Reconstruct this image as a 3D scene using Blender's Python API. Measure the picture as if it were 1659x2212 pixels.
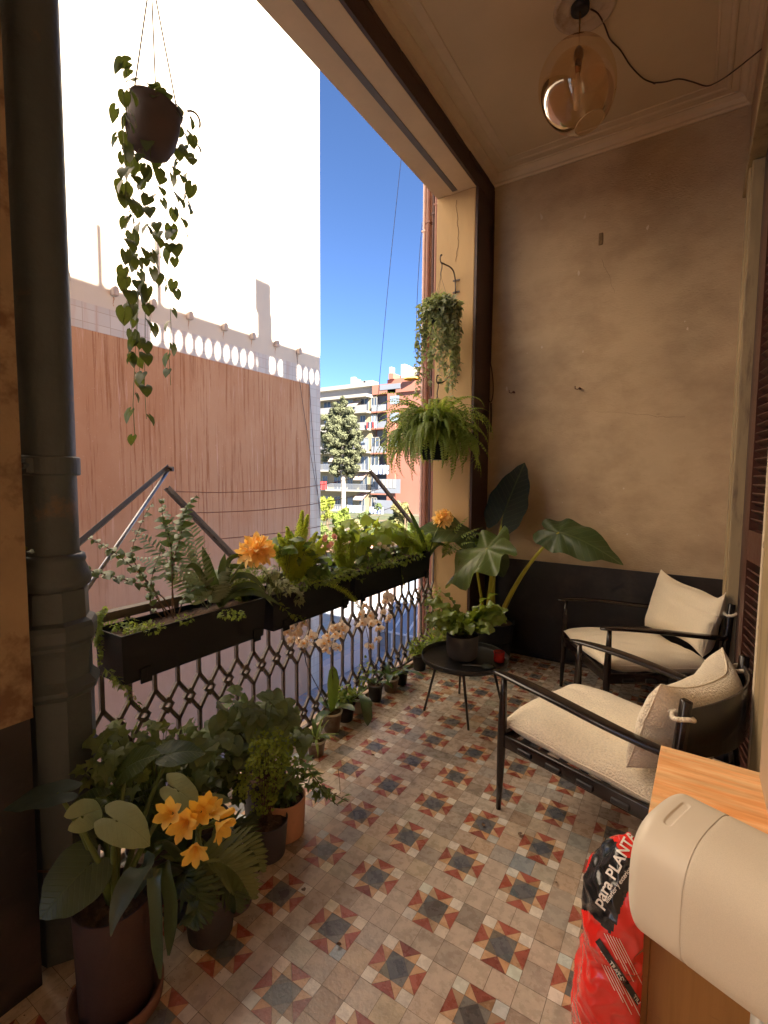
import bpy, bmesh, math, random
from mathutils import Vector, Matrix, noise
sc = bpy.context.scene
for o in list(bpy.data.objects): bpy.data.objects.remove(o)
R = math.radians
# ------------------------------------------------------------ camera
CAM = Vector((0, 0, 1.55))
RT = Vector((0.8431, 0.5377, 0.0081)).normalized()
FW = Vector((-0.5361, 0.8410, -0.0733)).normalized()
UP = RT.cross(FW).normalized(); RT = FW.cross(UP).normalized()
cd = bpy.data.cameras.new('camera'); cam = bpy.data.objects.new('camera', cd)
sc.collection.objects.link(cam); sc.camera = cam
mw = Matrix.Identity(4)
for i in range(3):
    mw[i][0] = RT[i]; mw[i][1] = UP[i]; mw[i][2] = -FW[i]; mw[i][3] = CAM[i]
cam.matrix_world = mw
cd.sensor_fit = 'HORIZONTAL'; cd.sensor_width = 36; cd.lens = 36 * 1932.0 / 3072
cd.clip_start = 0.05; cd.clip_end = 600
def ray(px, py):            # photo pixel (1659 px wide scale) to a direction with unit depth
    s = 1932.0 * 0.54004
    return FW + RT * ((px - 829.5) / s) - UP * ((py - 1106) / s)
def at(px, py, X=None, Y=None, Z=None, D=None):
    d = ray(px, py)
    if D is not None: return CAM + d * D
    if X is not None: return CAM + d * (X / d.x)
    if Y is not None: return CAM + d * (Y / d.y)
    return CAM + d * ((Z - CAM.z) / d.z)
# ------------------------------------------------------------ light
SUN_DY, SUN_DZ = 0.5, 0.85                                  # sun ray slope per metre of x
SUN_TO = Vector((1.0, -SUN_DY, SUN_DZ)).normalized()
w = bpy.data.worlds.new('World'); sc.world = w; w.use_nodes = True
nt = w.node_tree; bg = nt.nodes['Background']
sky = nt.nodes.new('ShaderNodeTexSky'); sky.sky_type = 'NISHITA'; sky.sun_disc = False
sky.sun_elevation = math.asin(SUN_TO.z); sky.sun_rotation = math.atan2(SUN_TO.x, SUN_TO.y)
sky.altitude = 1500; sky.air_density = 0.55; sky.dust_density = 0.0; sky.ozone_density = 6.0
nt.links.new(sky.outputs[0], bg.inputs[0]); bg.inputs[1].default_value = 0.05
sl = bpy.data.lights.new('sun', 'SUN'); sl.energy = 5.0; sl.angle = R(0.53); sl.color = (1.0, 0.93, 0.82)
so = bpy.data.objects.new('sun', sl); sc.collection.objects.link(so)
so.rotation_euler = (-SUN_TO).to_track_quat('-Z', 'Y').to_euler(); so.location = (5, -5, 20)
vs = sc.view_settings; vs.view_transform = 'Standard'; vs.look = 'None'; vs.gamma = 1; vs.exposure = 3.0
sc.render.engine = 'CYCLES'
sc.cycles.max_bounces = 12; sc.cycles.diffuse_bounces = 6; sc.cycles.transparent_max_bounces = 12
sc.cycles.transmission_bounces = 8; sc.cycles.glossy_bounces = 4
sc.render.resolution_x = 768; sc.render.resolution_y = 1024
C = sc.collection
rnd = random.Random(7)
# ------------------------------------------------------------ materials
def N(nt, t, **k):
    n = nt.nodes.new('ShaderNode' + t)
    for a, b in k.items():
        if a in n.inputs: n.inputs[a].default_value = b
        else: setattr(n, a, b)
    return n
def M(name, col, rough=0.6, var=0.15, scale=8, bump=0.0, bscale=60, col2=None, c2=(0.5, 0.65), s2=4, trans=0.0, tcol=None,
      spec=0.5, metal=0.0, stretch=(1, 1, 1), detail=6, coat=0.0, sheen=0.0, attr=False, rvar=0.1, scuff=None, scratch=None):
    m = bpy.data.materials.new(name); m.use_nodes = True; nt = m.node_tree; L = nt.links.new
    b = nt.nodes['Principled BSDF']; out = nt.nodes['Material Output']
    tc = N(nt, 'TexCoord'); mp = N(nt, 'Mapping'); L(tc.outputs['Object'], mp.inputs[0]); mp.inputs['Scale'].default_value = stretch
    n1 = N(nt, 'TexNoise', Scale=scale, Detail=detail, Roughness=0.6); L(mp.outputs[0], n1.inputs['Vector'])
    mr = N(nt, 'MapRange'); L(n1.outputs[0], mr.inputs[0]); mr.inputs[1].default_value = .25; mr.inputs[2].default_value = .75
    mr.inputs[3].default_value = 1 - var; mr.inputs[4].default_value = 1 + var
    base = N(nt, 'RGB'); base.outputs[0].default_value = (*col, 1); cs = base.outputs[0]
    if col2:
        n2 = N(nt, 'TexNoise', Scale=s2, Detail=5, Roughness=0.65); L(mp.outputs[0], n2.inputs['Vector'])
        r2 = N(nt, 'MapRange'); L(n2.outputs[0], r2.inputs[0]); r2.inputs[1].default_value = c2[0]; r2.inputs[2].default_value = c2[1]
        mx = N(nt, 'Mix', data_type='RGBA'); L(r2.outputs[0], mx.inputs[0]); L(cs, mx.inputs[6]); mx.inputs[7].default_value = (*col2, 1); cs = mx.outputs[2]
    for cc_, sc_, st_, a_, b_ in ((scuff, 38, (1, 1, 1), .66, .70), (scratch, 9, (1, 1, 5), .62, .70)):
        if not cc_: continue
        mq = N(nt, 'Mapping'); L(tc.outputs['Object'], mq.inputs[0]); mq.inputs['Scale'].default_value = st_
        n4 = N(nt, 'TexNoise', Scale=sc_, Detail=9, Roughness=0.7); L(mq.outputs[0], n4.inputs['Vector'])
        r4 = N(nt, 'MapRange'); L(n4.outputs[0], r4.inputs[0]); r4.inputs[1].default_value = a_; r4.inputs[2].default_value = b_; r4.inputs[4].default_value = .6
        m4 = N(nt, 'Mix', data_type='RGBA'); L(r4.outputs[0], m4.inputs[0]); L(cs, m4.inputs[6]); m4.inputs[7].default_value = (*cc_, 1); cs = m4.outputs[2]
    ml = N(nt, 'Mix', data_type='RGBA', blend_type='MULTIPLY'); ml.inputs[0].default_value = 1; L(cs, ml.inputs[6]); L(mr.outputs[0], ml.inputs[7]); cs = ml.outputs[2]
    if attr:
        at_ = N(nt, 'Attribute', attribute_name='tone'); m3 = N(nt, 'Mix', data_type='RGBA', blend_type='MULTIPLY'); m3.inputs[0].default_value = 1
        L(cs, m3.inputs[6]); L(at_.outputs[0], m3.inputs[7]); cs = m3.outputs[2]
    L(cs, b.inputs['Base Color'])
    b.inputs['Roughness'].default_value = rough; b.inputs['Metallic'].default_value = metal
    b.inputs['Specular IOR Level'].default_value = spec; b.inputs['Coat Weight'].default_value = coat
    if sheen: b.inputs['Sheen Weight'].default_value = sheen; b.inputs['Sheen Roughness'].default_value = .6
    if rvar:
        rr = N(nt, 'MapRange'); L(n1.outputs[0], rr.inputs[0]); rr.inputs[3].default_value = max(0.02, rough - rvar); rr.inputs[4].default_value = min(1, rough + rvar); L(rr.outputs[0], b.inputs['Roughness'])
    if bump:
        n3 = N(nt, 'TexNoise', Scale=bscale, Detail=4); L(mp.outputs[0], n3.inputs['Vector'])
        bp = N(nt, 'Bump', Strength=bump, Distance=0.01); L(n3.outputs[0], bp.inputs['Height']); L(bp.outputs[0], b.inputs['Normal'])
    if trans:
        t = N(nt, 'BsdfTranslucent'); t.inputs[0].default_value = (*(tcol or [min(1, c * 1.8) for c in col]), 1)
        ms = N(nt, 'MixShader'); ms.inputs[0].default_value = trans; L(b.outputs[0], ms.inputs[1]); L(t.outputs[0], ms.inputs[2]); L(ms.outputs[0], out.inputs[0])
    m['b'] = 1
    return m
# ------------------------------------------------------------ object helpers
def tag(o, label=None, cat=None, group=None, kind=None):
    if label: o['label'] = label
    if cat: o['category'] = cat
    if group: o['group'] = group
    if kind: o['kind'] = kind
    return o
def thing(name, label, cat, loc=(0, 0, 0), group=None):
    o = bpy.data.objects.new(name, None); C.objects.link(o); o.location = loc; o.empty_display_size = .1
    return tag(o, label, cat, group)
def obj(name, bm, mats, parent=None, smooth=False, label=None, local=False):
    """link a bmesh (world coordinates unless local) as one mesh object"""
    me = bpy.data.meshes.new(name)
    off = Vector((0, 0, 0))
    if parent and not local:
        p = parent
        while p: off += p.location; p = p.parent
        bmesh.ops.translate(bm, vec=-off, verts=bm.verts)
    if smooth:
        for f in bm.faces: f.smooth = True
    bm.to_mesh(me); bm.free()
    for m in (mats if isinstance(mats, (list, tuple)) else [mats]): me.materials.append(m)
    o = bpy.data.objects.new(name, me); C.objects.link(o)
    if parent: o.parent = parent
    if label: o['label'] = label
    return o
B = bmesh.new
def box(b, x0, x1, y0, y1, z0, z1, mi=0, mat=None):
    vs = [b.verts.new((x, y, z)) for z in (z0, z1) for y in (y0, y1) for x in (x0, x1)]
    if mat:
        for v in vs: v.co = mat @ v.co
    for q in ((0, 2, 3, 1), (4, 5, 7, 6), (0, 1, 5, 4), (1, 3, 7, 5), (3, 2, 6, 7), (2, 0, 4, 6)):
        b.faces.new([vs[i] for i in q]).material_index = mi
    return vs
def bbox(b, x0, x1, y0, y1, z0, z1, bev=0.004, seg=2, mi=0):
    t = B(); box(t, x0, x1, y0, y1, z0, z1, mi)
    bmesh.ops.bevel(t, geom=t.edges[:], offset=bev, segments=seg, affect='EDGES', profile=.6)
    for f in t.faces: f.material_index = mi
    merge(b, t); return
def merge(b, t, mat=None):
    if mat: bmesh.ops.transform(t, matrix=mat, verts=t.verts)
    me = bpy.data.meshes.new('tmp'); t.to_mesh(me); t.free(); b.from_mesh(me); bpy.data.meshes.remove(me)
def frame(d, up=Vector((0, 0, 1))):
    d = Vector(d).normalized(); s = d.cross(up)
    if s.length < 1e-4: s = d.cross(Vector((1, 0, 0)))
    s.normalize(); return d, s, s.cross(d)
def tube(b, pts, r, n=8, cap=True, mi=0, flat=1.0):
    """sweep a circle (radius r or list) along points"""
    pts = [Vector(p) for p in pts]; rs = r if isinstance(r, (list, tuple)) else [r] * len(pts)
    rings = []; prev = None
    for i, p in enumerate(pts):
        d = (pts[min(i + 1, len(pts) - 1)] - pts[max(i - 1, 0)])
        if d.length < 1e-7: d = Vector((0, 0, 1))
        d.normalize()
        if prev is None: _, s, u = frame(d)
        else:
            s = prev - d * prev.dot(d)
            if s.length < 1e-5: _, s, u = frame(d)
            s.normalize(); u = s.cross(d)
        prev = s
        rings.append([b.verts.new(p + (s * math.cos(a) + u * math.sin(a) * flat) * rs[i]) for a in [2 * math.pi * k / n for k in range(n)]])
    for i in range(len(rings) - 1):
        for k in range(n):
            b.faces.new((rings[i][k], rings[i][(k + 1) % n], rings[i + 1][(k + 1) % n], rings[i + 1][k])).material_index = mi
    if cap:
        b.faces.new(rings[0][::-1]).material_index = mi; b.faces.new(rings[-1]).material_index = mi
def bez(p0, p1, p2, p3=None, n=10):
    p0, p1, p2 = Vector(p0), Vector(p1), Vector(p2); out = []
    for i in range(n + 1):
        t = i / n
        if p3 is None: out.append(p0 * (1 - t) ** 2 + p1 * 2 * t * (1 - t) + p2 * t * t)
        else: out.append(p0 * (1 - t) ** 3 + p1 * 3 * t * (1 - t) ** 2 + p2 * 3 * t * t * (1 - t) + Vector(p3) * t ** 3)
    return out
def lathe(b, prof, c=(0, 0, 0), n=32, mi=0, mat=None, closed=False):
    """profile of (radius, z)"""
    c = Vector(c); rings = []
    for r, z in prof:
        ring = []
        for k in range(n):
            a = 2 * math.pi * k / n; v = Vector((r * math.cos(a), r * math.sin(a), z))
            ring.append(b.verts.new((mat @ v if mat else v) + c))
        rings.append(ring)
    for i in range(len(rings) - 1):
        for k in range(n):
            b.faces.new((rings[i][k], rings[i][(k + 1) % n], rings[i + 1][(k + 1) % n], rings[i + 1][k])).material_index = mi
    if closed:
        b.faces.new(rings[0][::-1]).material_index = mi; b.faces.new(rings[-1]).material_index = mi
def poly(b, pts, mi=0):
    f = b.faces.new([b.verts.new(p) for p in pts]); f.material_index = mi; return f
def rv(s=1): return Vector((rnd.uniform(-s, s), rnd.uniform(-s, s), rnd.uniform(-s, s)))
# ============================================================ the building we stand in
XI, XO, YP, YB, XR = -1.57, -1.914, 3.79, 4.155, 0.215      # inner/outer face of facade, pillar face, end wall, door wall
ZS, ZC = 3.87, 4.10                                          # beam soffit, ceiling
plaster_back = M('stained_plaster', (.52, .395, .255), .85, .16, 1.1, .45, 60, (.40, .29, .185), (.42, .66), 1.7, stretch=(1, 1, 1.5), detail=14, scuff=(.66, .54, .38), scratch=(.27, .19, .12))
plaster_pillar = M('ochre_plaster', (.52, .35, .17), .8, .08, 3, .15, 40, (.5, .33, .16), (.55, .8), 2, stretch=(2, 2, .5))
plaster_beam = M('beige_beam_paint', (.66, .52, .35), .8, .1, 3, .12, 40)
brown_paint = M('dark_brown_paint', (.060, .032, .025), .55, .25, 6, .2, 30)
ceil_m = M('ceiling_paint', (.62, .49, .33), .8, .07, 2.5, .06, 50)
corn_m = M('cornice_plaster', (.66, .53, .38), .75, .08, 6, .08, 60)
dado_m = M('dark_dado_paint', (.020, .018, .018), .42, .4, 5, .3, 14, (.05, .036, .033), (.5, .7), 3, scuff=(.09, .07, .06), scratch=(.06, .045, .04))
grey_m = M('dark_grey_strip', (.12, .115, .12), .6, .15, 6)
wood_door = M('door_casing_paint', (.36, .27, .15), .5, .2, 5, .2, 25, (.15, .09, .055), (.55, .7), 4, stretch=(3, 3, .5))
red_shut = M('red_brown_shutter_paint', (.075, .028, .02), .4, .25, 10, .15, 40)
cream_edge = M('cream_chipped_edge', (.62, .52, .38), .6, .15, 9, .3, 30, (.2, .12, .07), (.6, .68), 12)
# floor: real tile pieces over a grout bed
PIT = 0.25185; T = PIT / 3; X0, Y0 = -0.9683, 1.2233
tile_cols = {'plain': (.53, .435, .345), 'white': (.74, .67, .57), 'red': (.38, .115, .08), 'orange': (.60, .38, .22), 'slate': (.14, .14, .15), 'grey': (.20, .185, .165)}
tile_ms = [M('tile_' + k, c, .28, .14, 26, .08, 110, tuple(x * .78 for x in c), (.52, .70), 6, attr=True, rvar=.16, scratch=tuple(x * .78 for x in c)) for k, c in tile_cols.items()]
TI = {k: i for i, k in enumerate(tile_cols)}
grout = M('grout', (.17, .135, .10), .9, .2, 30)
fb = B(); tone = fb.loops.layers.color.new('tone')
def tpoly(pts, kind, big=True):
    g = 0.0007 if big else 0.0005
    c = Vector((sum(p[0] for p in pts) / len(pts), sum(p[1] for p in pts) / len(pts)))
    zz = 0.0 + rnd.uniform(-.0004, .0004); tx, ty = rnd.uniform(-.004, .004), rnd.uniform(-.004, .004)
    vs = []
    for p in pts:
        v = Vector((p[0], p[1])); d = c - v; v = v + d.normalized() * g * 1.5
        vs.append(fb.verts.new((v.x, v.y, zz + (v.x - c.x) * tx + (v.y - c.y) * ty)))
    f = fb.faces.new(vs)
    if f.normal.z < 0 or True: f.normal_update()
    if f.normal.z < 0: f.normal_flip()
    f.material_index = TI[kind]; k = rnd.gauss(1, .085); w_ = rnd.gauss(0, .035)
    for l in f.loops: l[tone] = (k * (1 + w_), k, k * (1 - w_), 1)
c4 = T / 2
for i in range(-7, 8):
    for j in range(-12, 14):
        cx, cy = X0 + i * PIT, Y0 + j * PIT
        ox, oy = cx - T, cy - T
        if ox > 1.4 or ox + PIT < -1.87 or oy > YB: continue
        def q(u, v): return (ox + u * c4, oy + v * c4)
        for (a, b_) in ((0, 0), (3, 0), (0, 3), (3, 3)):
            tpoly([q(a, b_), q(a + 1, b_), q(a + 1, b_ + 1), q(a, b_ + 1)], 'white', False)
        tpoly([q(2, 1), q(3, 2), q(2, 3), q(1, 2)], 'slate', False)
        for tri in (((1, 1), (2, 1), (1, 2)), ((2, 1), (3, 1), (3, 2)), ((3, 2), (3, 3), (2, 3)), ((2, 3), (1, 3), (1, 2))): tpoly([q(*p) for p in tri], 'grey', False)
        for rot in range(4):
            def rq(u, v):
                u, v = u - 2, v - 2
                for _ in range(rot): u, v = -v, u
                return q(u + 2, v + 2)
            tpoly([rq(1, 0), rq(3, 0), rq(2, 1)], 'red', False)
            tpoly([rq(1, 0), rq(2, 1), rq(1, 1)], 'orange', False)
            tpoly([rq(3, 0), rq(3, 1), rq(2, 1)], 'orange', False)
        for (a, b_) in ((4, 0), (4, 2), (4, 4), (0, 4), (2, 4)):
            tpoly([q(a, b_), q(a + 2, b_), q(a + 2, b_ + 2), q(a, b_ + 2)], 'plain')
bmesh.ops.bisect_plane(fb, geom=fb.verts[:] + fb.edges[:] + fb.faces[:], plane_co=(-1.872, 0, 0), plane_no=(-1, 0, 0), clear_outer=True)
bmesh.ops.bisect_plane(fb, geom=fb.verts[:] + fb.edges[:] + fb.faces[:], plane_co=(0, YB, 0), plane_no=(0, 1, 0), clear_outer=True)
n0 = len(fb.faces)
box(fb, -1.872, 1.6, -2.0, YB, -.25, -.0022, mi=len(tile_ms))
tag(obj('floor', fb, tile_ms + [grout]), kind='structure')
# kerb under the railing
b = B(); bbox(b, -1.985, -1.874, .55, YP - .002, -.25, .022, .006)
tag(obj('kerb', b, M('kerb_stone', (.42, .3, .2), .7, .2, 12, .2, 60)), kind='structure')
# ceiling + beam + upper building
b = B(); box(b, XI - .03, 1.6, -3.5, YB + .25, ZC, ZC + .2)
tag(obj('ceiling', b, ceil_m), kind='structure')
# cornice: profile swept round the ceiling rectangle
prof = [(0, -.075), (.012, -.075), (.016, -.06), (.03, -.055), (.04, -.03), (.066, -.012), (.078, -.012), (.08, -.004), (.12, -.004), (.124, -.010), (.136, -.012), (.150, -.010), (.156, -.004), (.20, -.0035), (.203, -.007), (.214, -.007), (.217, -.001)]
b = B(); rect = lambda o: [(XI + .001 + o, YB - o), (XR - o, YB - o), (XR - o, -3.4 + o), (XI + .001 + o, -3.4 + o)]
rings = [[b.verts.new((x, y, ZC + z)) for x, y in rect(o * .62 if False else o)] for o, z in prof]
for i in range(len(rings) - 1):
    for k in range(4): b.faces.new((rings[i][k], rings[i][(k + 1) % 4], rings[i + 1][(k + 1) % 4], rings[i + 1][k]))
cor = tag(obj('cornice', b, corn_m), 'stepped plaster cornice running round the edge of the ceiling', 'cornice')
# beam across the opening
bt = thing('lintel_beam', 'beige beam over the open side with a dark grey groove along its underside', 'beam', (XO, 1.5, ZS))
b = B(); bbox(b, XO, XI, -3.5, YB + .2, ZS, ZC + .3, .006); obj('beam', b, plaster_beam, bt)
b = B(); bbox(b, -1.76, -1.715, -3.3, YP - .03, ZS - .004, ZS - .001, .001, 1); obj('groove', b, grey_m, bt)
b = B(); box(b, XI + .001, XI + .022, -3.5, YB - .002, ZS - .0, ZC - .071)
for k in range(70):
    y = rnd.uniform(.3, 4.0); bbox(b, XI + .02, XI + .022 + rnd.uniform(.001, .006), y, y + rnd.uniform(.03, .25), ZC - .095 - rnd.uniform(0, .03), ZC - .074, .001, 1)
obj('brown_fascia', b, brown_paint, bt)
# pillar at the far end
pt = thing('pillar', 'ochre plastered pillar at the far end of the opening, cracked near its top', 'pillar', (XO + .17, YP + .18, 0))
b = B(); bbox(b, XO, XI, YP, YB + .3, -.3, ZS - .001, .008); obj('shaft', b, plaster_pillar, pt)
b = B(); box(b, XI + .001, XI + .02, YP + .003, YB - .001, 0, ZS - .001); obj('brown_side', b, brown_paint, pt)
b = B(); p = Vector((-1.735, YP - .0012, ZS - .06)); pts = [p]
for k in range(22): p = p + Vector((rnd.uniform(-.009, .009), 0, -.022)); pts.append(p)
tube(b, pts, [.0016] * 23, 4); obj('crack', b, M('crack_dark', (.12, .07, .04), .9), pt)
# cable in the corner by the pillar
b = B(); tube(b, bez((XI + .03, YB - .03, 3.98), (XI + .035, YB - .02, 3.2), (XI + .03, YB - .03, 2.55), n=14), .006, 6)
tube(b, bez((XI + .03, YB - .03, 2.55), (XI + .09, YB - .02, 2.3), (XI + .05, YB - .03, 2.08), (XI + .0, YB - .03, 2.3), 14), .005, 6)
tube(b, bez((XI + .045, YB - .03, 2.2), (XI + .05, YB - .03, 2.1), (XI + .05, YB - .03, 1.95)), .008, 6)
tag(obj('cable', b, brown_paint, smooth=True), 'thin dark cable dropping in a loop beside the pillar in the wall corner', 'cable')
# end wall
bw = thing('end_wall', 'stained beige plaster wall closing the far end, dark painted along its base', 'wall', (-.6, YB, 0))
b = B(); box(b, XI, .9, YB, YB + .3, .84, ZC); obj('plaster', b, plaster_back, bw)
b = B(); box(b, XI, .9, YB - .006, YB + .3, 0, .8398); obj('dado', b, dado_m, bw)
for k, (px, py, dx, dz, n_) in enumerate(((1300, 560, .006, -.02, 14), (1480, 900, -.024, .004, 26))):
    p = at(px, py, Y=YB) + Vector((0, -.0008, 0)); pts = [p]; b = B()
    for _ in range(n_): p = p + Vector((dx + rnd.uniform(-.009, .009), 0, dz + rnd.uniform(-.007, .007))); pts.append(p)
    tube(b, pts, [.0008 * (1 - .6 * i / n_) for i in range(n_ + 1)], 4); obj('hairline_crack', b, bpy.data.materials.get('crack_dark'), bw)
for k in range(16):
    p = Vector((rnd.uniform(-1.45, .15), YB - .0012, rnd.uniform(.95, 3.8))); s = rnd.uniform(.004, .014); b = B(); n_ = 7
    poly(b, [p + Vector((math.cos(2 * math.pi * i / n_) * s * rnd.uniform(.4, 1), 0, math.sin(2 * math.pi * i / n_) * s * rnd.uniform(.6, 1.8))) for i in range(n_)])
    obj('paint_chip', b, bpy.data.materials.get('bare_plaster') or M('bare_plaster', (.6, .5, .38), .9), bw)
b = B(); bbox(b, XI + .022, XR, YB - .02, YB - .0065, 0, .022, .003); obj('skirting', b, dado_m, bw)
for px, py, h in ((1108, 848, 1), (1250, 840, 1), (1298, 515, 0), (1170, 467, 2), (1262, 465, 2)):
    p = at(px, py, Y=YB); b = B()
    if h == 1:
        tube(b, [p + Vector((.012, .0, .0)), p + Vector((.012, -.03, 0))], .009, 8)
        tube(b, [p + Vector((.012, -.03, 0)), p + Vector((.0, -.045, -.012)), p + Vector((-.018, -.045, -.004)), p + Vector((-.02, -.04, .016))], .0035, 6)
        tag(obj('wall_hook', b, M('rusty_iron', (.12, .04, .025), .7, .3, 40), smooth=True), 'small rusty hook screwed into the end wall, %s' % ('nearer the pillar' if px < 1200 else 'below and between the ceiling lamp and armchairs'), 'hook', 'rusty hooks in the end wall')
    elif h == 0:
        bbox(b, p.x - .015, p.x + .015, YB - .006, YB + .001, p.z - .05, p.z + .04, .004)
        tag(obj('wall_plate', b, M('old_bracket', (.2, .13, .06), .7, .3, 40)), 'small flat metal remnant stuck high on the end wall', 'plate')
    else:
        poly(b, [p + Vector((-.006, -.001, -.03)), p + Vector((.012, -.001, -.02)), p + Vector((.008, -.001, .0)), p + Vector((.012 if px > 1200 else -.012, -.001, .028))])
        obj('paint_chip', b, bpy.data.materials.get('bare_plaster') or M('bare_plaster', (.6, .5, .38), .9), bw)
# door wall on the right
dw = thing('door_wall', 'brown wall with moulded door casing and dark recess at the right edge', 'wall', (XR, 3.4, 0))
b = B(); box(b, XR, .95, 3.78, YB - .001, 3.36, ZC); box(b, XR, .95, -3.5, 3.78, 3.42, ZC); box(b, XR, .95, 3.98, YB - .001, 0, 3.36); box(b, .20, .95, -3.5, 1.7, 0, 3.42); box(b, .60, .95, 1.7, 3.98, 0, 3.42)
obj('plaster', b, M('door_wall_paint', (.45, .33, .22), .8, .1, 3), dw)
b = B()
for y0, y1, x, r in ((3.86, 3.985, .006, .004), (3.74, 3.86, .014, .006), (3.62, 3.745, .024, .008), (3.545, 3.63, .012, .006)):
    bbox(b, XR - x, XR + .06, y0, y1, 0, 3.36, r)
bbox(b, XR - .03, XR + .06, 2.2, 3.99, 3.36, 3.44, .006)
obj('casing', b, wood_door, dw)
b = B(); box(b, XR + .045, .6, 3.2, 3.545, 0, 3.36); obj('recess', b, brown_paint, dw)
# louvred shutter folded in the doorway
sh = thing('louvred_shutter', 'dark red brown louvred door shutter folded open behind the armchairs', 'shutter', (.27, 2.75, 0))
b = B(); M1 = Matrix.Translation((.262, 3.02, 0)) @ Matrix.Rotation(R(8), 4, 'Z')
for y0, y1 in ((-.02, .05), (-.62, -.54)): box(b, -.02, .02, y0, y1, .02, 3.3, mat=M1)
for z0, z1 in ((.02, .14), (1.15, 1.3), (3.15, 3.3)): box(b, -.019, .019, -.54, -.02, z0, z1, mat=M1)
obj('frame', b, red_shut, sh)
b = B(); z = .17
while z < 3.12:
    if not 1.12 < z < 1.31: box(b, -.018, .014, -.54, -.02, -.003, .003, mat=M1 @ Matrix.Translation((0, 0, z)) @ Matrix.Rotation(R(38), 4, 'Y'))
    z += .042
obj('slats', b, red_shut, sh)
# cream edged near jamb
j = thing('door_jamb', 'chipped cream edged jamb of the doorway beside the nearer armchair', 'door jamb', (.23, 2.2, 0))
b = B(); bbox(b, .222, .30, 2.17, 2.215, 0, 3.36, .004); obj('cream_edge', b, cream_edge, j)
b = B(); bbox(b, .2235, .34, 1.72, 2.169, 0, 3.36, .004); obj('brown_leaf', b, wood_door, j)
# rest of our building (above and behind), casts the shadow on the far wall
RZ = lambda z: z + (8.2 + XO) * SUN_DZ   # height on the far wall -> roof edge height
RY = lambda y: y - (8.2 + XO) * SUN_DY
ub = thing('upper_storeys', 'upper storeys of the balcony building with a balustraded roof edge', 'building', (0, 0, 4.4))
facade_m = M('facade_plaster', (.5, .38, .27), .85, .15, 1)
b = B(); box(b, XO, 9, -16, 7.6, ZC + .301, RZ(3.86) - .5); box(b, 1.601, 9, -16, 5.6, -4.1, ZC + .3); box(b, XO, 1.6, -16, -3.501, -4.1, ZC + .3); box(b, XO, 1.6, YB + .301, 5.6, -4.1, ZC + .3); box(b, XO, 1.6, -3.5, YB + .3, -4.1, -.26)
obj('walls', b, facade_m, ub)
b = B(); box(b, XO, XO + .06, -16, 7.6, RZ(4.25), RZ(4.60)); box(b, XO, XO + .06, -16, 7.6, RZ(3.86) - .5, RZ(3.86)); obj('coping', b, facade_m, ub)
b = B(); solid = [(-16, RY(5.13)), (RY(7.62), RY(7.97)), (RY(8.38), RY(8.87))]
for y0, y1 in solid: box(b, XO + .001, XO + .059, y0, y1, RZ(3.86), RZ(4.25))
k = 0; y = 5.13
while y < 9.8:
    yc = RY(y)
    if not any(a - .03 < yc < c + .03 for a, c in solid):
        pr = [(.1, 0), (.085, .015), (.062, .07), (.047, .14), (.044, .2), (.047, .26), (.062, .33), (.085, .375), (.1, .39)]
        lathe(b, [(r, z) for r, z in pr], (XO + .04, yc, RZ(3.86)), 10)
    y += .2185
obj('balustrade', b, facade_m, ub)
b = B(); box(b, XO + .0, XO + .06, RY(7.64), RY(8.06), RZ(4.59), RZ(5.15)); box(b, XO + .0, XO + .06, RY(7.58), RY(8.03), RZ(5.151), RZ(5.84)); obj('chimney', b, facade_m, ub)
b = B(); box(b, XO + .0, XO + .05, RY(4.25), RY(4.33), RZ(4.59), RZ(5.55)); obj('vent_pipe', b, facade_m, ub)
b = B(); box(b, XO + .0, XO + .05, RY(5.27), RY(5.36), RZ(4.59), RZ(5.85)); obj('vent_pipe', b, facade_m, ub)
# near pier at the left
pr_ = thing('near_pier', 'crumbling ochre plaster pier behind the iron pipe at the left edge', 'pier', (-1.7, .3, 0))
pier_m = M('crumbling_ochre_plaster', (.30, .215, .125), .9, .25, 4, .5, 18, (.16, .09, .05), (.5, .6), 5)
b = B(); v0 = box(b, XO, XI - .02, -.15, .60, .84, ZS - .001); obj('shaft', b, pier_m, pr_)  # pier stops short behind the camera; unseen open bay there is added for light
b = B(); box(b, XO, XI - .026, -.144, .594, -.2, .8398); obj('dark_base', b, dado_m, pr_)
# iron downpipe
gi = M('grey_iron_paint', (.062, .078, .085), .5, .18, 7, .25, 40, (.14, .10, .07), (.62, .72), 6)
PX, PY = -1.70, .712
ip = thing('iron_downpipe', 'thick grey iron downpipe with stepped octagonal base at the left', 'pipe', (PX, PY, 0))
b = B(); lathe(b, [(.076, 1.25), (.076, 3.868)], (PX, PY, 0), 40); obj('pipe', b, gi, ip, True)
b = B(); lathe(b, [(.083, 1.545), (.087, 1.549), (.087, 1.60), (.083, 1.604)], (PX, PY, 0), 40)
d = Vector((.55, -.83, 0)).normalized(); c = Vector((PX, PY, 1.574)) + d * .083
bbox(b, c.x - .014, c.x + .014, c.y - .014, c.y + .014, c.z - .022, c.z + .022, .004); tube(b, [c, c + d * .035], .01, 8)
obj('clamp', b, gi, ip, False)
b = B(); lathe(b, [(.080, 1.30), (.090, 1.295), (.094, 1.28), (.090, 1.27), (.098, 1.25), (.106, 1.225), (.104, 1.20), (.09, 1.19), (.09, 1.17)], (PX, PY, 0), 40); obj('ring_moulding', b, gi, ip, True)
b = B(); rot = Matrix.Rotation(R(22.5 - 33), 4, 'Z')
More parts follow.
